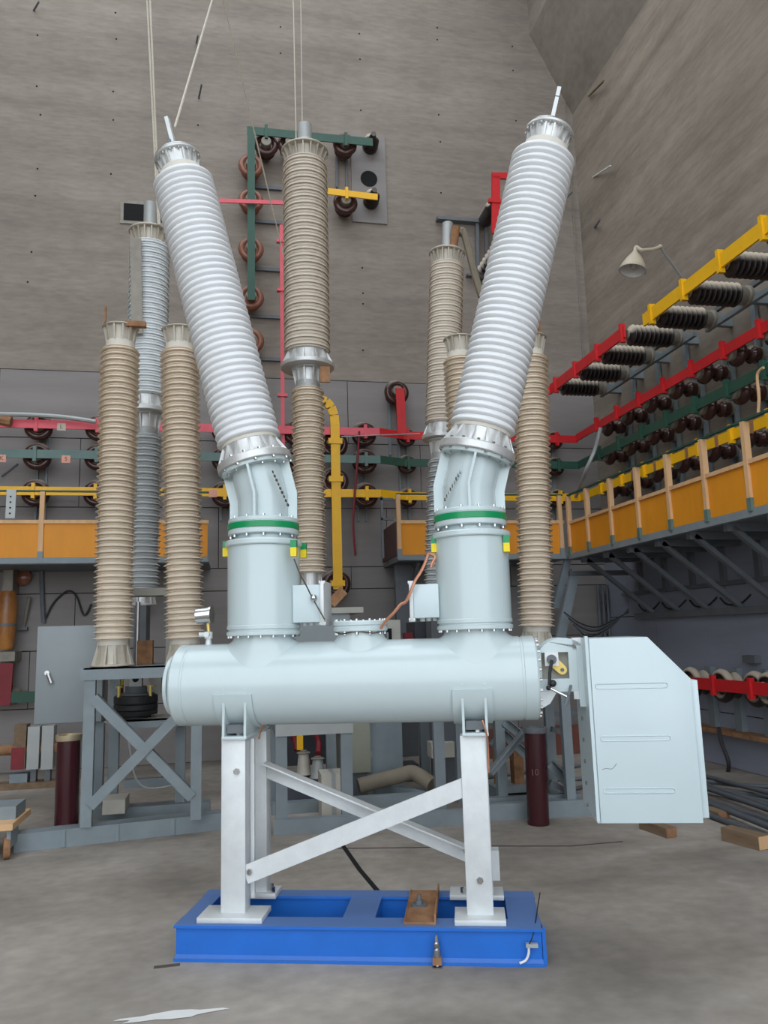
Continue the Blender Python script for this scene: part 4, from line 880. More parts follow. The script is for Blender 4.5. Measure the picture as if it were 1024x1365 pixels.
# right wall lower rails
ry = [px_(px, py, XRR).y for px, py in ((794, 560), (822, 547), (854, 531), (887.5, 509), (925, 487), (966.6, 463), (1015.5, 434))]
ry = [ry[2] + (ry[6] - ry[2]) / 4 * (k - 2) for k in range(7)]
for nmx in names:
    z = zr[nmx] + {'red': .02, 'green': .0, 'yellow': -.0}[nmx]
    rail('busbar', f'{nmx} flat busbar running along the right wall, lower set', [(XRR - .02, YR + .04, z - .02), (XRR - .02, 4.9, z)], mats_[nmx], .115, .02, [((XRR - .03, y, z), (0, 1, 0)) for y in ry])
    for i, y in enumerate(ry):
        put(PBR, (XR - .06, y, z - .03), (-1, 0, 0), f'brown glazed insulator behind the lower {nmx} right wall busbar, {ORD[i]} from the back corner', 'right wall post insulators', (XR - .068 - XRR) / .44)
for i, y in enumerate(ry):
    q = B(); q.bar((XR - .045, y - .07, 2.9), (XR - .045, y - .07, 4.85), .04, .05, (0, 1, 0)); q.bar((XR - .045, y + .07, 2.9), (XR - .045, y + .07, 4.85), .04, .05, (0, 1, 0))
    o = q.build('mounting_channel', 'frame_grey', smooth=0); tag(o, f'grey steel channel pair on the right wall behind the insulators, {ORD[i]} from the back corner', 'channel', 'right wall channels')
# brown spacers on the yellow right rail
for i, (px, py) in enumerate(((843, 633), (873, 620), (915, 600), (955, 585), (1002, 567))):
    p = px_(px, py, XRR - .035); o = B().box((XRR - .04, p.y - .025, zr['yellow'] - .075), (XRR - .03, p.y + .025, zr['yellow'] + .075)).build('spacer_band', 'rust', smooth=0); tag(o, f'brown band around the yellow right wall busbar, {ORD[i]} from the back', 'band', 'bands on the yellow busbar')
# upper rails with long ribbed insulators
XU = XR - 1.05
def make_long(label):
    T = thing('ribbed_insulator', label, 'insulator', (0, 0, -20)); M = Matrix.Translation((0, 0, -20)); L = .72
    B(M).lathe([(.11, 0), (.11, .03), (.085, .04), (.105, .1), (.105, .13), (.06, .135)], 20).build('base_cap', 'insulator_metal', T, 30)
    B(M).lathe([(.06, .13)] + [q for i in range(9) for q in ((.078, .14 + .06 * i), (.12, .15 + .06 * i), (.13, .165 + .06 * i), (.12, .18 + .06 * i), (.078, .19 + .06 * i))] + [(.05, L - .02)], 24).build('body', 'dark_glaze', T, 50)
    B(M).lathe([(.05, L - .025), (.06, L - .02), (.06, L), (0, L)], 16).build('end_cap', 'insulator_metal', T, 30)
    return T
PL_ = make_long('x')
zu = {}
for nmx, pts in (('red', [(743, 512), (768, 494), (799, 470), (832, 446)]), ('yellow', [(871, 417), (914.5, 386), (964, 349), (1020.5, 306)])):
    c3 = [px_(*p, XU) for p in pts]; z = sum(p.z for p in c3) / 4; ys = [c3[0].y + (c3[3].y - c3[0].y) * k / 3 for k in range(4)]; zu[nmx] = (z, ys)
    e0, e1 = (ys[0] + .22, ys[3] - .06) if nmx == 'red' else (ys[0] + .18, ys[3] - .35)
    pl_ = [(XU - .02, e0, z), (XU - .02, e1, z)] if nmx == 'yellow' else [(XU - .18, e0 + .02, z - .01), (XU - .02, e0, z), (XU - .02, e1, z)]
    rail('busbar', f'{nmx} busbar held out on ribbed insulators high on the right wall', pl_, mats_[nmx], .145, .025, [((XU - .02, y, z), (0, 1, 0)) for y in ys])
    for i, y in enumerate(ys):
        put(PL_, (XR - .305, y, z - .02), (-1, 0, 0), f'long ribbed dark insulator at the upper {nmx} busbar, {ORD[i]} from the back', 'ribbed insulators on the right wall', 1.0)
    q0_, q1_ = ys[0] + .15, ys[3] - .3
    T = thing('wall_bracket', f'grey steel rack carrying the ribbed insulators of the upper {nmx} busbar', 'bracket', (XR - .1, ys[0], z))
    B().bar((XR - .29, q0_, z - .09), (XR - .29, q1_, z - .09), .05, .05).build('lower_bar', 'frame_grey', T, 0); B().bar((XR - .29, q0_, z + .07), (XR - .29, q1_, z + .07), .05, .05).build('upper_bar', 'dark_steel', T, 0)
    for y in ys: B().box((XR - .28, y + .06, z - .06), (XR, y + .12, z + .08)).build('arm', 'frame_grey', T, 0)
    for y in ys[:3]:
        B().box((XR - .06, y - .4, 4.8), (XR - .02, y - .32, z + .1)).build('upright', 'frame_grey', T, 0)
# lower red rail far right
zl = .98; XQ = XR - .45
yy = [px_(px, 912, XQ).y for px in (952, 968, 1002)]
rail('busbar', 'red busbar low on the right wall behind the drive cabinet', [(XQ, 9.4, zl), (XQ, 5.6, zl + .02)], 'bus_red', .13, .02, [((XQ - .01, y, zl + .005), (0, 1, 0)) for y in (yy[0], yy[2])])
PD = make_post('post_insulator', 'x', 'dark_glaze')
for i, y in enumerate([yy[0] + .62, yy[0] + .02, yy[0] - .55, yy[2] - .12]):
    put(PD, (XR - .05, y, zl - .01), (-1, 0, 0), f'dark insulator behind the low red busbar, {ORD[i]} from the back corner', 'low right wall insulators', (XR - .05 - XQ - .01) / .36)
for i, y in enumerate([8.6, 8.1, 7.6, 7.1, 6.6]):
    o = B().box((XR - .09, y - .06, .45), (XR - .02, y + .06, 1.15)).build('wall_upright', 'frame_grey', smooth=0); tag(o, f'short grey upright below the low red busbar, {ORD[i]} from the back', 'upright', 'uprights below the low red busbar')
o = B().box((XR - .2, 5.3, .40), (XR - .02, 9.2, .45)).build('cable_tray', 'rust', smooth=0); tag(o, 'narrow rusty cable tray low on the right wall', 'tray')
o = B().tube(smooth_path([px_(958, 970, XR - .2), px_(962, 990, XR - .25), px_(971, 1015, XR - .25), px_(970, 1030, XR - .2), px_(963, 1038, XR - .2)]), .022, 8).build('hanging_cable', 'cable_dark'); tag(o, 'black cable hanging from the low cable tray', 'cable')
o = B().box((XR - .1, px_(1012, 895, XR - .06).y, 1.22), (XR - .02, px_(1006, 895, XR - .06).y + .14, 1.3)).build('wall_socket', 'dark_steel', smooth=0); tag(o, 'small dark socket box on the right wall above the low red busbar', 'socket')
# ================================================================== GALLERIES
XG, YG = XR - 1.12, YB - 1.05
gz0, gz1, gz2 = 2.67, 3.10, 3.48
gy = [px_(*p, XG).y for p in ((762, 738), (787, 732), (820, 724), (857, 713), (899, 702), (947, 689), (1003, 674))]
st_ = (gy[1] - gy[6]) / 5; gy = [gy[0]] + [gy[1] - st_ * k for k in range(8)]
GR = thing('gallery', 'gallery along the right wall with orange panels and pale wooden posts', 'gallery', (XG, 7.5, gz0 - .12))
B().box((XG, 4.2, gz0 - .06), (XR, YG + .1, gz0 - .02)).build('deck', 'dark_steel', GR, 0)
B().box((XG - .02, 4.2, gz0 - .07), (XG + .05, gy[0] + .04, gz0 + .005)).build('edge_beam', 'frame_grey', GR, 0)
for a, b2 in zip(gy, gy[1:]): B().box((XG, b2 + .015, gz0 + .01), (XG + .012, a - .015, gz1 - .02)).build('panel', 'panel_wood', GR, 0)
for y in gy:
    gp = B().box((XG - .03, y - .025, gz0 + .08), (XG + .03, y + .025, gz2)).build('post', 'post_wood', GR, 0); B().box((XG - .034, y - .029, gz0 - .02), (XG + .034, y + .029, gz0 + .1)).build('post_shoe', 'bus_green_faded', gp, 0)
B().box((XG - .02, gy[-1], gz1 - .02), (XG + .02, gy[0], gz1 + .02)).build('mid_rail', 'post_wood', GR, 0)
B().box((XG - .02, gy[-1], gz2), (XG + .02, gy[0], gz2 + .02)).build('hand_rail', 'bus_green', GR, 0)
for k in range(8):
    y = 9.75 - .63 * k
    B().box((XG + .05, y - .03, gz0 - .14), (XR - .02, y + .03, gz0 - .06)).build('deck_arm', 'dark_steel', GR, 0)
    B().bar((XG + .12, y, gz0 - .1), (XR - .06, y, 1.82), .06, .05, (0, 1, 0)).build('deck_brace', 'dark_steel', GR, 0)
    B().box((XR - .07, y + .28, 2.15), (XR - .02, y + .36, gz0 - .06)).build('wall_stub', 'dark_steel', GR, 0)
B().box((XR - .12, 4.0, 1.76), (XR - .02, 10.2, 1.84)).build('wall_ledger', 'dark_steel', GR, 0)
B().box((XR - .08, 4.0, 2.1), (XR - .02, 10.6, 2.15)).build('wall_pipe', 'dark_steel', GR, 0)
# coiled cable loops on ledger
for i, (px) in enumerate((860, 893, 932, 975)):
    c = px_(px, 808, XR - .1); q = B(); q.tube(smooth_path([(XR - .04, c.y + .28, 1.96), (XR - .05, c.y + .14, 1.88), (XR - .05, c.y - .1, 1.88), (XR - .04, c.y - .28, 1.97)]), .010, 8)
    o = q.build('cable_coil', 'cable_dark'); tag(o, f'drooping dark cable loop above the right wall ledger, {ORD[i]} from the back', 'cable', 'cable loops')
# corner bracket of the gallery and hanging cables
pA = py_(767, 760, YG + .05); pB_ = py_(743, 868, YG + .05); B().bar(pA, pB_, .13, .06, (1, 0, 0)).build('corner_brace', 'frame_grey', GR, 0)
B().bar(py_(757, 745, YG + .05), py_(741, 810, YG + .25), .1, .05, (1, 0, 0)).build('corner_brace', 'frame_grey', GR, 0)
B().box((py_(760, 760, YG).x, YG, 2.38), (XR - .1, YG + .06, 2.45)).build('corner_tie', 'dark_steel', GR, 0)
for i in range(6):
    pts = [py_(752 + 3 * i, 816 + 4 * i, 9.9), py_(772 + 2 * i, 830 + 3 * i + i * i * .3, 9.9), py_(795, 836 + 2.6 * i, 9.95), py_(815, 828 + 1.5 * i, 10.0), py_(838, 816 - i, 10.05)]
    o = B().tube(smooth_path(pts), .010, 8).build('hanging_cable', 'dark_steel' if i % 2 else 'cable_dark'); tag(o, f'dark cable sagging below the gallery corner, {ORD[i]} from the top', 'cable', 'sagging corner cables')
q = B()
for px in (797, 803, 809): q.cyl(py_(px, 780, YB - .1), py_(px + 4, 850, YB - .1), .025, seg=8)
o = q.build('conduit', 'dark_steel'); tag(o, 'bundle of dark conduits in the back corner under the gallery', 'conduit')
def back_gallery(label, x0, x1, posts, name='gallery'):
    T = thing(name, label, 'gallery', ((x0 + x1) / 2, YG, gz0 - .1)); z0 = gz0 + .02; z1 = gz1 + .05
    B().box((x0, YG, z0 - .08), (x1, YB - .02, z0 - .04)).build('deck', 'dark_steel', T, 0); B().box((x0, YG - .03, z0 - .07), (x1, YG + .03, z0)).build('edge_beam', 'frame_grey', T, 0)
    xs = [x0] + sorted(p for p in posts if x0 + .06 < p < x1 - .06) + [x1]
    for a, b2 in zip(xs, xs[1:]): B().box((a + .012, YG, z0 + .005), (b2 - .012, YG + .012, z1 - .03)).build('panel', 'panel_wood', T, 0)
    for p in posts: gp = B().box((p - .028, YG - .03, z0 + .06), (p + .028, YG + .02, gz2 + .04)).build('post', 'post_wood', T, 0); B().box((p - .032, YG - .034, z0 - .06), (p + .032, YG + .024, z0 + .08)).build('post_shoe', 'frame_grey', gp, 0)
    B().box((x0, YG - .02, z1 - .03), (x1, YG + .02, z1 + .015)).build('mid_rail', 'post_wood', T, 0); B().box((x0, YG - .02, gz2 + .04), (x1, YG + .02, gz2 + .06)).build('hand_rail', 'bus_green', T, 0)
    x = x0 + 3.2 if x0 < -3 else x0 + .3
    while x < x1: B().bar((x, YG + .1, z0 - .1), (x, YB - .04, 1.9), .05, .05, (1, 0, 0)).build('deck_brace', 'dark_steel', T, 0); x += 1.3
    return T
gx = py_(278, 715, YG).x
back_gallery('gallery piece at the left of the back wall with orange panels', -4.4, gx, [py_(55, 715, YG).x, py_(55, 715, YG).x - 1.4, py_(190, 700, YG).x])
gx2 = py_(530, 715, YG).x
T = back_gallery('gallery piece on the back wall right of the yellow upright bar', gx2, XG, [gx2 + .02, py_(640, 715, YG).x, py_(748, 715, YG).x])
B().box((gx2 - .02, YG, gz0 + .02), (gx2, YB - .05, gz1 + .05)).build('end_panel', 'brown_board', T, 0)
for z in (gz1 + .1, gz2): B().box((gx2 - .18, YG + .2, z), (gx2, YG + .24, z + .03)).build('end_rail', 'dark_steel', T, 0)
B().box((gx2 - .18, YG + .2, gz0), (gx2 - .15, YG + .24, gz2 + .05)).build('end_post', 'dark_steel', T, 0)
B().box((gx2 + .05, YB - .6, .0), (gx2 + .3, YB - .5, gz0 - .06)).build('support_post', 'dark_steel', T, 0)
a = py_(17, 668, YG + .05); b2 = py_(15, 690, YG); o = B().box((a.x - .05, YG - .05, gz1 + .08), (a.x + .06, YG - .035, gz2 + .06)).build('drilled_strap', 'grey_strip', smooth=0); tag(o, 'pale drilled metal strap hanging on the left gallery', 'strap')
for k in range(4): B().cyl((a.x, YG - .051, gz1 + .14 + .07 * k), (a.x, YG - .049, gz1 + .14 + .07 * k), .012, seg=8).build('strap_hole', 'black_gap', o)
# ================================================================== WALL FITTINGS ABOVE (green angle, red and yellow bars)
YU = YB - .42
p0 = py_(335, 400, YU); p1 = py_(334, 172, YU); p2 = py_(338, 175, YU); p3 = py_(497, 185, YU)
rail('busbar', 'green upright busbar high on the back wall left of the middle column', [(p0.x, YU, p0.z), (p0.x, YU, p1.z)], 'bus_green', .11, .02, [], up=(1, 0, 0))
rail('busbar', 'green level busbar high on the back wall behind the middle column top', [(p0.x - .06, YU + .01, p1.z - .02), (p3.x, YU + .01, p1.z - .02)], 'bus_green', .13, .02, [((py_(355, 175, YU).x, YU + .01, p1.z - .02), (1, 0, 0)), ((py_(461, 180, YU).x, YU + .01, p1.z - .02), (1, 0, 0))])
for i, py in enumerate((215, 262, 327, 392, 450)):
    p = py_(335, py, YU); put(PT, (p0.x, YB - .02, p.z), (0, -1, 0), f'terracotta ring insulator behind the green upright busbar, {ORD[i]} from the top', 'ring insulators of the green upright', (YB - .02 - YU - .01) / .36)
    o = B().box((p0.x + .0, YB - .06, p.z - .2), (py_(376, 300, YB).x, YB - .02, p.z - .15)).build('wall_bar', 'dark_steel', smooth=0); tag(o, f'dark level bar on the back wall beside the green upright, {ORD[i]} from the top', 'bar', 'dark level wall bars')
for i, px in enumerate((355, 387, 461)):
    p = py_(px, 188, YU + .02); put(PB, (p.x, YB - .02, p.z), (0, -1, 0), f'brown insulator under the green level busbar, {ORD[i]} from the left', 'insulators of the green level busbar', (YB - .02 - YU - .01) / .36)
p = py_(462, 265, YU); put(PB, (p.x, YB - .02, p.z), (0, -1, 0), 'brown insulator under the short yellow busbar right of the middle column', 'brown wall insulators', (YB - .02 - YU - .01) / .36)
a = py_(437, 256, YU); b2 = py_(503, 259, YU); rail('busbar', 'short yellow busbar right of the middle column', [(a.x, YU - .02, a.z), (b2.x, YU - .02, a.z - .03)], 'bus_yellow', .1, .02, [((p.x, YU - .02, a.z - .01), (1, 0, 0))])
q = B()
for px in (449, 462): q.bar(py_(px, 205, YB - .04), py_(px, 250, YB - .04), .03, .03, (1, 0, 0))
o = q.build('mounting_channel', 'dark_steel', smooth=0); tag(o, 'dark channel pair between the green and yellow wall insulators', 'channel')
# grey plate with three wall bushings
a = py_(470, 295, YB - .03); b2 = py_(513, 182, YB - .03)
PLT = thing('wall_bushing_plate', 'grey wall plate with an open hole and two dark bushings', 'wall plate', ((a.x + b2.x) / 2, YB - .02, a.z))
B().box((a.x, YB - .03, a.z), (b2.x, YB, b2.z)).build('plate', 'wall_plate', PLT, 0)
p = py_(492, 238, YB - .04); B().cyl(p + Vector((0, .01, 0)), p, .135, seg=28).build('open_hole', 'black_gap', PLT)
for px, py in ((493, 197), (494, 270)):
    p = py_(px, py, YB - .03); M, _ = axis_m(p, p + Vector((0, -1, 0)))
    B(M).lathe([(.12, 0), (.125, .06), (.1, .09), (.12, .13), (.1, .17), (.115, .2), (.09, .24), (.06, .26), (.04, .36), (0, .36)], 24).build('wall_bushing', 'dark_glaze', PLT, 50)
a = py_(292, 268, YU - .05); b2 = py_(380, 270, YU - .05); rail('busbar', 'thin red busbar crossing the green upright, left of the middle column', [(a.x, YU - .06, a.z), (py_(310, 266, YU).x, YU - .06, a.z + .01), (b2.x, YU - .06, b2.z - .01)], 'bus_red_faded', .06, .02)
a = py_(376, 300, YU); b2 = py_(377, 560, YU); xq = py_(376, 420, YU).x
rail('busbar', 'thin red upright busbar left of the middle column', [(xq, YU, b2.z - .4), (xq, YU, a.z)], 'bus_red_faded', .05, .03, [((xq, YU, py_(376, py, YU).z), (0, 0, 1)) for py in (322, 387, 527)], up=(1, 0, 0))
# yellow upright, right of middle column with curved top
xs_ = py_(448, 700, YU).x; zt_ = py_(447, 560, YU).z; zb2 = py_(450, 786, YU).z
q = B(); pts = [(xs_ - .2, YU, zt_ + .27), (xs_ - .12, YU, zt_ + .25), (xs_ - .05, YU, zt_ + .17), (xs_ - .01, YU, zt_ + .05), (xs_, YU, zt_ - .1), (xs_, YU, zb2)]
T = thing('busbar', 'yellow upright busbar with curved top right of the middle column', 'busbar', (xs_, YU, zb2))
for a, b2 in zip(pts, pts[1:]): q.bar(Vector(a) + Vector((0, -.08, 0)), Vector(b2) + Vector((0, -.08, 0)), .13, .03, (1, 0, 0) if abs(a[0] - b2[0]) < .06 else (0, 0, 1))
q.build('bar', 'bus_yellow', T, 0)
for py in (590, 640, 778): z = py_(448, py, YU).z; B().box((xs_ - .1, YU - .11, z - .04), (xs_ + .1, YU - .05, z + .04)).build('clamp', 'bus_yellow', T, 0)
for i, py in enumerate((590, 640, 778)): put(PB, (xs_, YB - .02, py_(448, py, YU).z), (0, -1, 0), f'brown insulator behind the yellow upright busbar, {ORD[i]} from the top', 'yellow upright insulators', (YB - .04 - YU + .05) / .36)
# red short upright bar at 535,520-580
p = py_(531, 520, YU); put(PB, (p.x, YB - .02, p.z), (0, -1, 0), 'brown insulator at the top of the short leaning red bar', 'brown wall insulators', (YB - .02 - YU - .01) / .36)
b2 = py_(537, 582, YU - .05); rail('busbar', 'short leaning red bar rising from the red back wall busbar', [(b2.x, YR + .0, zr['red']), (p.x + .02, YU - .02, p.z + .02)], 'bus_red', .13, .03, [], up=(1, 0, 0))
q = B(); q.bar((p.x - .07, YB - .03, p.z - .9), (p.x - .07, YB - .03, p.z + .18), .04, .04, (1, 0, 0)); q.bar((p.x + .07, YB - .03, p.z - .9), (p.x + .07, YB - .03, p.z + .18), .04, .04, (1, 0, 0)); o = q.build('mounting_channel', 'frame_grey', smooth=0); tag(o, 'grey channel pair above the short leaning red bar insulator', 'channel')
# red frame behind the right tilted bushing
XF = YB - .75
pts = [py_(661, 312, XF), py_(661, 235, XF), py_(690, 235, XF)]
T = thing('busbar', 'red angled busbar beside the right tilted bushing', 'busbar', pts[0]); q = B(); q.bar(pts[0], pts[1], .13, .04, (1, 0, 0)); q.bar(pts[1] + Vector((-.06, 0, 0)), pts[2], .1, .04); q.build('bar', 'bus_red', T, 0)
p = py_(661, 269, XF); B().box((p.x - .12, XF - .04, p.z - .03), (p.x + .2, XF + .02, p.z + .03)).build('clamp', 'bus_red', T, 0)
q0 = py_(658, 274, XF + .05); q1 = py_(644, 297, YB - .05); d = q1 - q0
M, L_ = axis_m(q1, q0); T = thing('ribbed_insulator', 'black ribbed insulator beside the red angled busbar', 'insulator', q1); B(M).lathe([(.05, 0)] + [q for i in range(7) for q in ((.07, .05 + L_ * .12 * i), (.115, .08 + L_ * .12 * i), (.07, .11 + L_ * .12 * i))] + [(.05, L_)], 20).build('body', 'dark_glaze', T, 50); B(M).cyl((0, 0, -.02), (0, 0, .06), .09).build('base_cap', 'insulator_metal', T)
T = thing('wall_bracket', 'dark steel wall rack left of the right tilted bushing', 'bracket', py_(640, 380, YB))
for px in (636, 648): B().bar(py_(px, 295, YB - .1), py_(px + 1, 380, YB - .1), .05, .05, (1, 0, 0)).build('upright', 'dark_steel', T, 0)
B().bar(py_(582, 292, YB - .1), py_(655, 298, YB - .1), .05, .12).build('top_bar', 'dark_steel', T, 0); B().bar(py_(622, 367, YB - .1), py_(650, 370, YB - .1), .04, .1).build('low_bar', 'dark_steel', T, 0)
q1 = py_(642, 365, YB - .1); M, _ = axis_m(q1, q1 + Vector((.15, -.6, .25))); T = thing('ribbed_insulator', 'black ribbed insulator at the foot of the wall rack', 'insulator', q1); B(M).lathe([(.05, 0)] + [q for i in range(6) for q in ((.07, .05 + .08 * i), (.115, .08 + .08 * i), (.07, .11 + .08 * i))] + [(.05, .6)], 20).build('body', 'dark_glaze', T, 50); B(M).cyl((0, 0, -.02), (0, 0, .06), .09).build('base_cap', 'insulator_metal', T)
# slit opening on the back wall
a = py_(160, 298, YB); b2 = py_(262, 275, YB); T = thing('wall_slot', 'dark slot opening with pale frame high on the back wall at left', 'opening', ((a.x + b2.x) / 2, YB, a.z))
B().box((a.x, YB - .02, a.z), (b2.x, YB, b2.z)).build('frame', 'insulator_metal', T, 0); B().box((a.x + .05, YB - .024, a.z + .05), (b2.x - .05, YB - .02, b2.z - .05)).build('gap', 'black_gap', T, 0)
# ================================================================== LAMP ON THE RIGHT WALL
hp = px_(846, 345, XR - .75); M = Matrix.Translation(hp)
LP = thing('wall_lamp', 'cream bell shaped lamp on a bent arm on the right wall', 'lamp', (XR - .05, px_(910, 372, XR - .05).y, px_(910, 372, XR - .05).z))
Mh = Matrix.Translation(hp) @ Matrix.Rotation(math.radians(14), 4, 'Y')
lsh = B(Mh).lathe([(.165, -.17), (.168, -.16), (.15, -.10), (.10, .0), (.06, .06), (.035, .1), (.03, .17), (.0, .175)], 28, False).build('shade', 'lamp_cream', LP, 40)
B(Mh).lathe([(.0, -.14), (.03, -.13), (.045, -.09), (.04, -.05), (.02, -.02), (.0, -.02)], 16, False).build('bulb', 'bulb_glass', lsh)
B(Mh).lathe([(.158, -.165), (.14, -.1), (.09, .0), (.05, .06), (0, .08)], 28, False).build('reflector', 'white_plate', lsh, 40)
top = Mh @ Vector((0, 0, .17)); el = px_(880, 329, XR - .45); we = px_(911, 372, XR - .03)
B().tube(smooth_path([top, px_(855, 333, XR - .72), px_(862, 333, XR - .65), px_(872, 332, XR - .55), el]), .022, 8).build('curved_arm', 'lamp_cream', LP); B().tube([el, we], .016, 8).build('stay', 'grey_strip', LP); B().ball(el, .03).build('joint', 'lamp_cream', LP)
# ================================================================== ROPES
def rope(label, pts, r=.011):
    o = B().tube(pts, r, 6).build('rope', 'rope'); return tag(o, label, 'rope')
def up_to_ceiling(a, b2):
    a = Vector(a); b2 = Vector(b2); d = b2 - a; return a + d * ((ZC - a.z) / d.z)
for k, (pt0, pb0) in enumerate((((196, 0), (211, 300)), ((200, 0), (213, 300)))):
    a = py_(*pb0, YC - .24); b2 = py_(*pt0, YC - .24); rope(['left strand of the double rope above the left grey column', 'right strand of the double rope above the left grey column'][k], [a, up_to_ceiling(a, b2)])
for k, (pt0, pb0) in enumerate((((391, 0), (395, 195)), ((401, 0), (403, 168)))):
    a = py_(*pb0, YC - (.2 if k == 0 else .0)); b2 = py_(*pt0, YC - .1); rope(['left thin rope rising from the middle column top', 'right thin rope rising from the middle column top'][k], [a, up_to_ceiling(a, b2)], .007)
hook = py_(291, -28, 6.4); rope('twisted rope slanting up from the left bushing terminal', [MB @ bl(233, 170, .28), hook], .0085); ra = py_(379, 345, YC - .05); rope('thin rope slanting down in front of the green upright busbar', [hook, ra], .0075); rope('rope above the frame from which the two slanting ropes hang', [hook, Vector((hook.x, hook.y, ZC))], .009)
# ================================================================== LEFT WALL CLUTTER
YW = YB - .3
T = thing('fuse_tube', 'amber brown fuse tube hanging in metal clips at the far left', 'fuse', py_(8, 868, YW))
a = py_(6, 866, YW); b2 = py_(11, 788, YW); M, L_ = axis_m(a, b2); B(M).lathe([(.09, 0), (.115, .03), (.12, .3), (.12, L_ - .2), (.1, L_ - .02), (.09, L_)], 24).build('tube', 'amber_tube', T, 40)
B(M).lathe([(.122, .3), (.124, .31), (.122, .33)], 24, False).build('band', 'dark_steel', T)
p = py_(12, 768, YW); B().box((p.x - .06, YW - .04, p.z - .22), (p.x + .06, YW + .28, p.z + .2)).build('upper_clip', 'insulator_metal', T, 0); p2 = py_(8, 873, YW); B().box((p2.x - .14, YW - .05, p2.z - .08), (p2.x + .12, YW + .28, p2.z + .04)).build('lower_clip', 'insulator_metal', T, 0)
M, _ = axis_m(p + Vector((.12, .28, .0)), p + Vector((.12, 0, 0))); B(M).lathe([(.05, 0), (.11, .05), (.11, .1), (.05, .14)], 20).build('clip_insulator', 'terracotta_glaze', T)
T = thing('knife_switch', 'red and rust knife switch blade at the far left of the wall', 'switch', py_(4, 935, YW)); B().bar(py_(2, 940, YW), py_(6, 884, YW), .22, .05, (1, 0, 0)).build('blade', 'old_red', T, 0); p = py_(8, 928, YW); M, _ = axis_m(p + Vector((.05, .25, 0)), p + Vector((.05, 0, 0))); B(M).lathe([(.06, 0), (.11, .08), (.12, .12), (.08, .2), (.05, .25)], 20).build('switch_insulator', 'insulator_metal', T)
T = thing('busbar', 'dark green bar low on the back wall at left', 'busbar', py_(30, 930, YW)); B().bar(py_(-40, 929, YW), py_(60, 929, YW), .14, .03).build('bar', 'bus_green', T, 0)
a = py_(31, 838, YB - .04); b2 = py_(39, 796, YB - .12); T = thing('wall_rod', 'short pale leaning rod on the wall above the grey cabinet', 'rod', a); B().cyl(a, b2, .025, seg=8).build('rod', 'insulator_metal', T); B().box((a.x - .06, YB - .1, a.z - .02), (a.x + .06, YB - .02, a.z + .02)).build('shelf_foot', 'dark_steel', T, 0)
o = B().tube(smooth_path([py_(61, 824, YB - .05), py_(72, 803, YB - .05), py_(90, 788, YB - .05), py_(102, 795, YB - .05), py_(112, 820, YB - .05), py_(122, 805, YB - .05)]), .013, 8).build('wall_cable', 'cable_dark'); tag(o, 'thin dark cable looped on the wall above the grey cabinet', 'cable')
o = B().tube(smooth_path([py_(55, 752, YB - .06), py_(56, 790, YB - .06), py_(58, 830, YB - .06)]), .03, 8).build('wall_conduit', 'dark_steel'); tag(o, 'upright dark conduit below the left gallery', 'conduit')
o = B().tube(smooth_path([py_(-5, 552, YR - .2), py_(40, 553, YR - .2), py_(85, 556, YR - .2), py_(128, 562, YR - .2)]), .03, 8).build('pale_pole', 'grey_strip'); tag(o, 'long pale pole resting above the red busbar at left', 'pole')
p = py_(2, 560, YR - .2); o = B().tube([p, p + Vector((.12, 0, -.02))], .07, 8).build('pole_coupling', 'rust'); tag(o, 'rusty coupling at the left end of the pale pole', 'coupling')
o = B().tube(smooth_path([py_(479, 575, YR - .12), py_(477, 610, YR - .12), py_(473, 660, YR - .12), py_(471, 700, YR - .12), py_(474, 742, YR - .12)]), [.016] * 25 + [.016] * 7 + [.002], 8).build('red_cable', 'dark_red_cable') ; tag(o, 'dark red cable hanging from the red back wall busbar', 'cable')
o = B().tube([py_(455, 582, YR - .14), py_(560, 578, YR - .1)], .008, 6).build('thin_wire', 'grey_strip'); tag(o, 'thin pale wire along the red back wall busbar', 'wire')
o = B().tube(smooth_path([px_(801, 570, XRR - .1), px_(793, 600, XRR - .15), px_(780, 630, XRR - .25), px_(768, 662, XRR - .1)]), .028, 8).build('pale_pole', 'grey_strip'); tag(o, 'pale leaning pole against the busbars in the back corner', 'pole')
o = B().tube(smooth_path([px_(1018, 490, XRR - .06), px_(1010, 500, XRR - .06), px_(1012, 530, XRR - .06), px_(1011, 550, XRR - .06)]), .016, 8).build('rope_tie', 'post_wood'); tag(o, 'straw coloured rope tie hanging on the green right wall busbar', 'rope')
o = B().tube([py_(2, 635, YB - .03), py_(24, 618, YB - .03)], .014, 6).build('stay_wire', 'dark_steel'); tag(o, 'thin dark stay at the far left below the green busbar', 'wire')
# clamps stack on floor, left
gyy = pz_(40, 1052).y
WP = B().box((-3.6, gyy, .0), (py_(75, 1045, gyy).x, gyy + .2, .07)).build('timber_plank', 'old_wood', smooth=0); tag(WP, 'long timber plank on the floor at left', 'plank')
z0 = .072
T = thing('clamp_rack', 'three upright clamp plates on a shaft on the timber plank', 'clamp', (py_(45, 1025, gyy + .1).x, gyy + .1, z0))
q = B(); q.box((py_(12, 1030, gyy).x, gyy + .02, z0), (py_(36, 1030, gyy).x, gyy + .18, z0 + .1)); q.build('foot', 'frame_grey', T, 0)
for px, m_, dz in ((26, 'old_wood', .02), (44, 'grey_strip', -.0), (63, 'grey_strip', .01)):
    x = py_(px, 1000, gyy).x; zb3 = py_(px, 1026, gyy).z; B().box((x - .07, gyy + .02, zb3), (x + .06, gyy + .2, py_(px, 969, gyy).z + dz)).build('plate', m_, T, 0)
x = py_(24, 1000, gyy).x; B().box((x - .075, gyy + .01, py_(26, 1026, gyy).z), (x + .065, gyy + .21, py_(26, 997, gyy).z)).build('red_paint_end', 'old_red', T, 0)
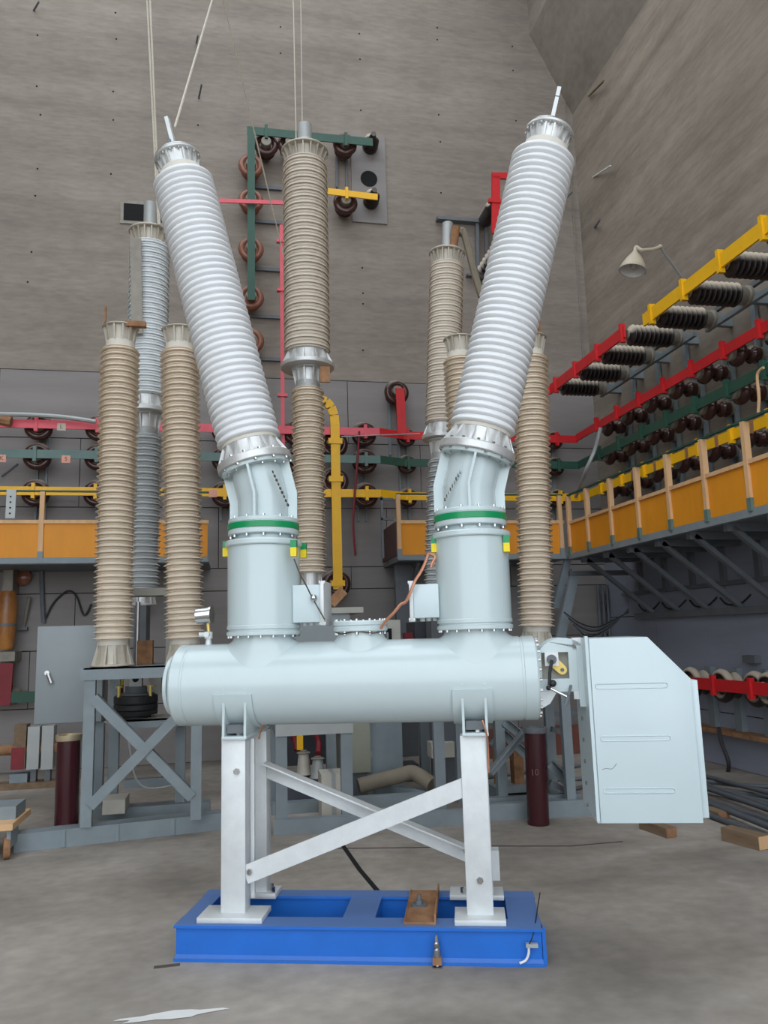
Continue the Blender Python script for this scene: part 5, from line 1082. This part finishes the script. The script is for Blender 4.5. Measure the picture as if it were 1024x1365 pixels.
zsx = py_(40, 1000, gyy).z; B().cyl((py_(-10, 1000, gyy).x, gyy + .12, zsx), (py_(82, 1000, gyy).x, gyy + .12, zsx), .06).build('shaft', 'rust', T)
for x in (py_(44, 1000, gyy).x, py_(63, 1000, gyy).x): B().box((x - .03, gyy + .05, z0), (x + .03, gyy + .15, py_(44, 1024, gyy).z)).build('prop', 'dark_steel', T, 0)
# trolley at lower left
tz = pz_(6, 1146); T = thing('trolley', 'small wheeled trolley corner at the far left edge', 'trolley', (tz.x - .2, tz.y + .1, 0))
wr_ = .085; M, _ = axis_m((tz.x - .02, tz.y + .02, wr_), (tz.x + .04, tz.y + .035, wr_)); B(M).lathe([(.03, 0), (wr_, .005), (wr_, .05), (.03, .055)], 24).build('wheel', 'rust', T, 40)
tx1 = py_(15, 1120, tz.y).x; B().box((tx1 - .03, tz.y - .02, wr_), (tx1, tz.y + .2, wr_ + .14)).build('fork', 'frame_grey', T, 0); B().box((tx1 - .8, tz.y - .06, wr_ + .14), (tx1 + .02, tz.y + .5, wr_ + .19)).build('deck_board', 'post_wood', T, 0); B().box((tx1 - .8, tz.y + .1, wr_ + .19), (tx1 + .0, tz.y + .4, wr_ + .29)).build('tray', 'frame_grey', T, 0)
# ================================================================== RIGHT FLOOR CLUTTER
random.seed(3)
hs = [((938, 1048), (1024, 1060)), ((962, 1058), (1030, 1074)), ((940, 1058), (1030, 1090)), ((940, 1066), (1030, 1100)), ((944, 1074), (1030, 1108)), ((935, 1052), (1010, 1078)), ((944, 1084), (1036, 1118)), ((950, 1046), (1030, 1052)), ((940, 1042), (1030, 1066)), ((958, 1070), (1034, 1094))]
for i, (a, b2) in enumerate(hs):
    A_ = pz_(*a, .04); C_ = pz_(*b2, .04); d = (C_ - A_); A2 = A_ - d * .8; C2 = C_ + d * 1.2; pts = [A2, A_ + Vector((0, .03, 0)), (A_ + C_) / 2 + Vector((0, -.05, 0)), C_, C2]
    for k, p in enumerate(pts): p.z = .026 + .035 * (i % 3)
    o = B().tube(smooth_path(pts), .024, 10).build('floor_hose', 'hose_grey'); tag(o, f'dark grey hose on the floor behind the drive cabinet, {ORD[i]} from the right wall', 'hose', 'hoses on the right floor')
for i, (pa, w, h, l, rz, lb) in enumerate((((896, 1117), .1, .075, .34, 8, 'small timber block with rusty end below the drive cabinet'), ((1020, 1133), .12, .1, .34, 14, 'timber block at the right edge of the floor'), ((966, 1092), .12, .06, .34, 10, 'flat timber offcut between drive cabinet and hoses'))):
    p = pz_(*pa); M = Matrix.Translation((p.x, p.y, 0)) @ Matrix.Rotation(math.radians(rz), 4, 'Z'); T = thing('timber_block', lb, 'timber', mtx=M); B(M).box((-w / 2, 0, 0.001), (w / 2, l, h)).build('block', 'old_wood', T, 0); B(M).box((-w / 2 + .004, -.003, 0.004), (w / 2 - .004, .001, h - .004)).build('sawn_end', 'post_wood' if i == 1 else 'rust', T, 0)
for i, (a, b2) in enumerate((((925, 1105), (930, 1112)), ((932, 1105), (938, 1112)))): pass
for i, (pa, pb) in enumerate((((795, 1020), (640, 1040)), ((790, 1040), (690, 1044)), ((795, 1046), (740, 1062)))):
    A_ = pz_(*pa); C_ = pz_(*pb); o = B().tube([A_ + Vector((0, 0, .022)), C_ + Vector((0, 0, .022))], .02, 8).build('floor_rod', 'dark_steel'); tag(o, f'dark rod lying on the floor behind the right frame, {ORD[i]} from the back', 'rod', 'rods on the floor')
o = B().box((3.2, 10.0, .0), (5.3, 10.25, .35)).build('rusty_sill', 'orange_rust', smooth=0); tag(o, 'rusty orange low beam at the foot of the back corner', 'beam')
o = B().box((.0, 10.4, .0), (2.1, 10.8, .55)).build('low_plinth', 'dark_box', smooth=0); tag(o, 'dark low plinth at the foot of the back wall', 'plinth')
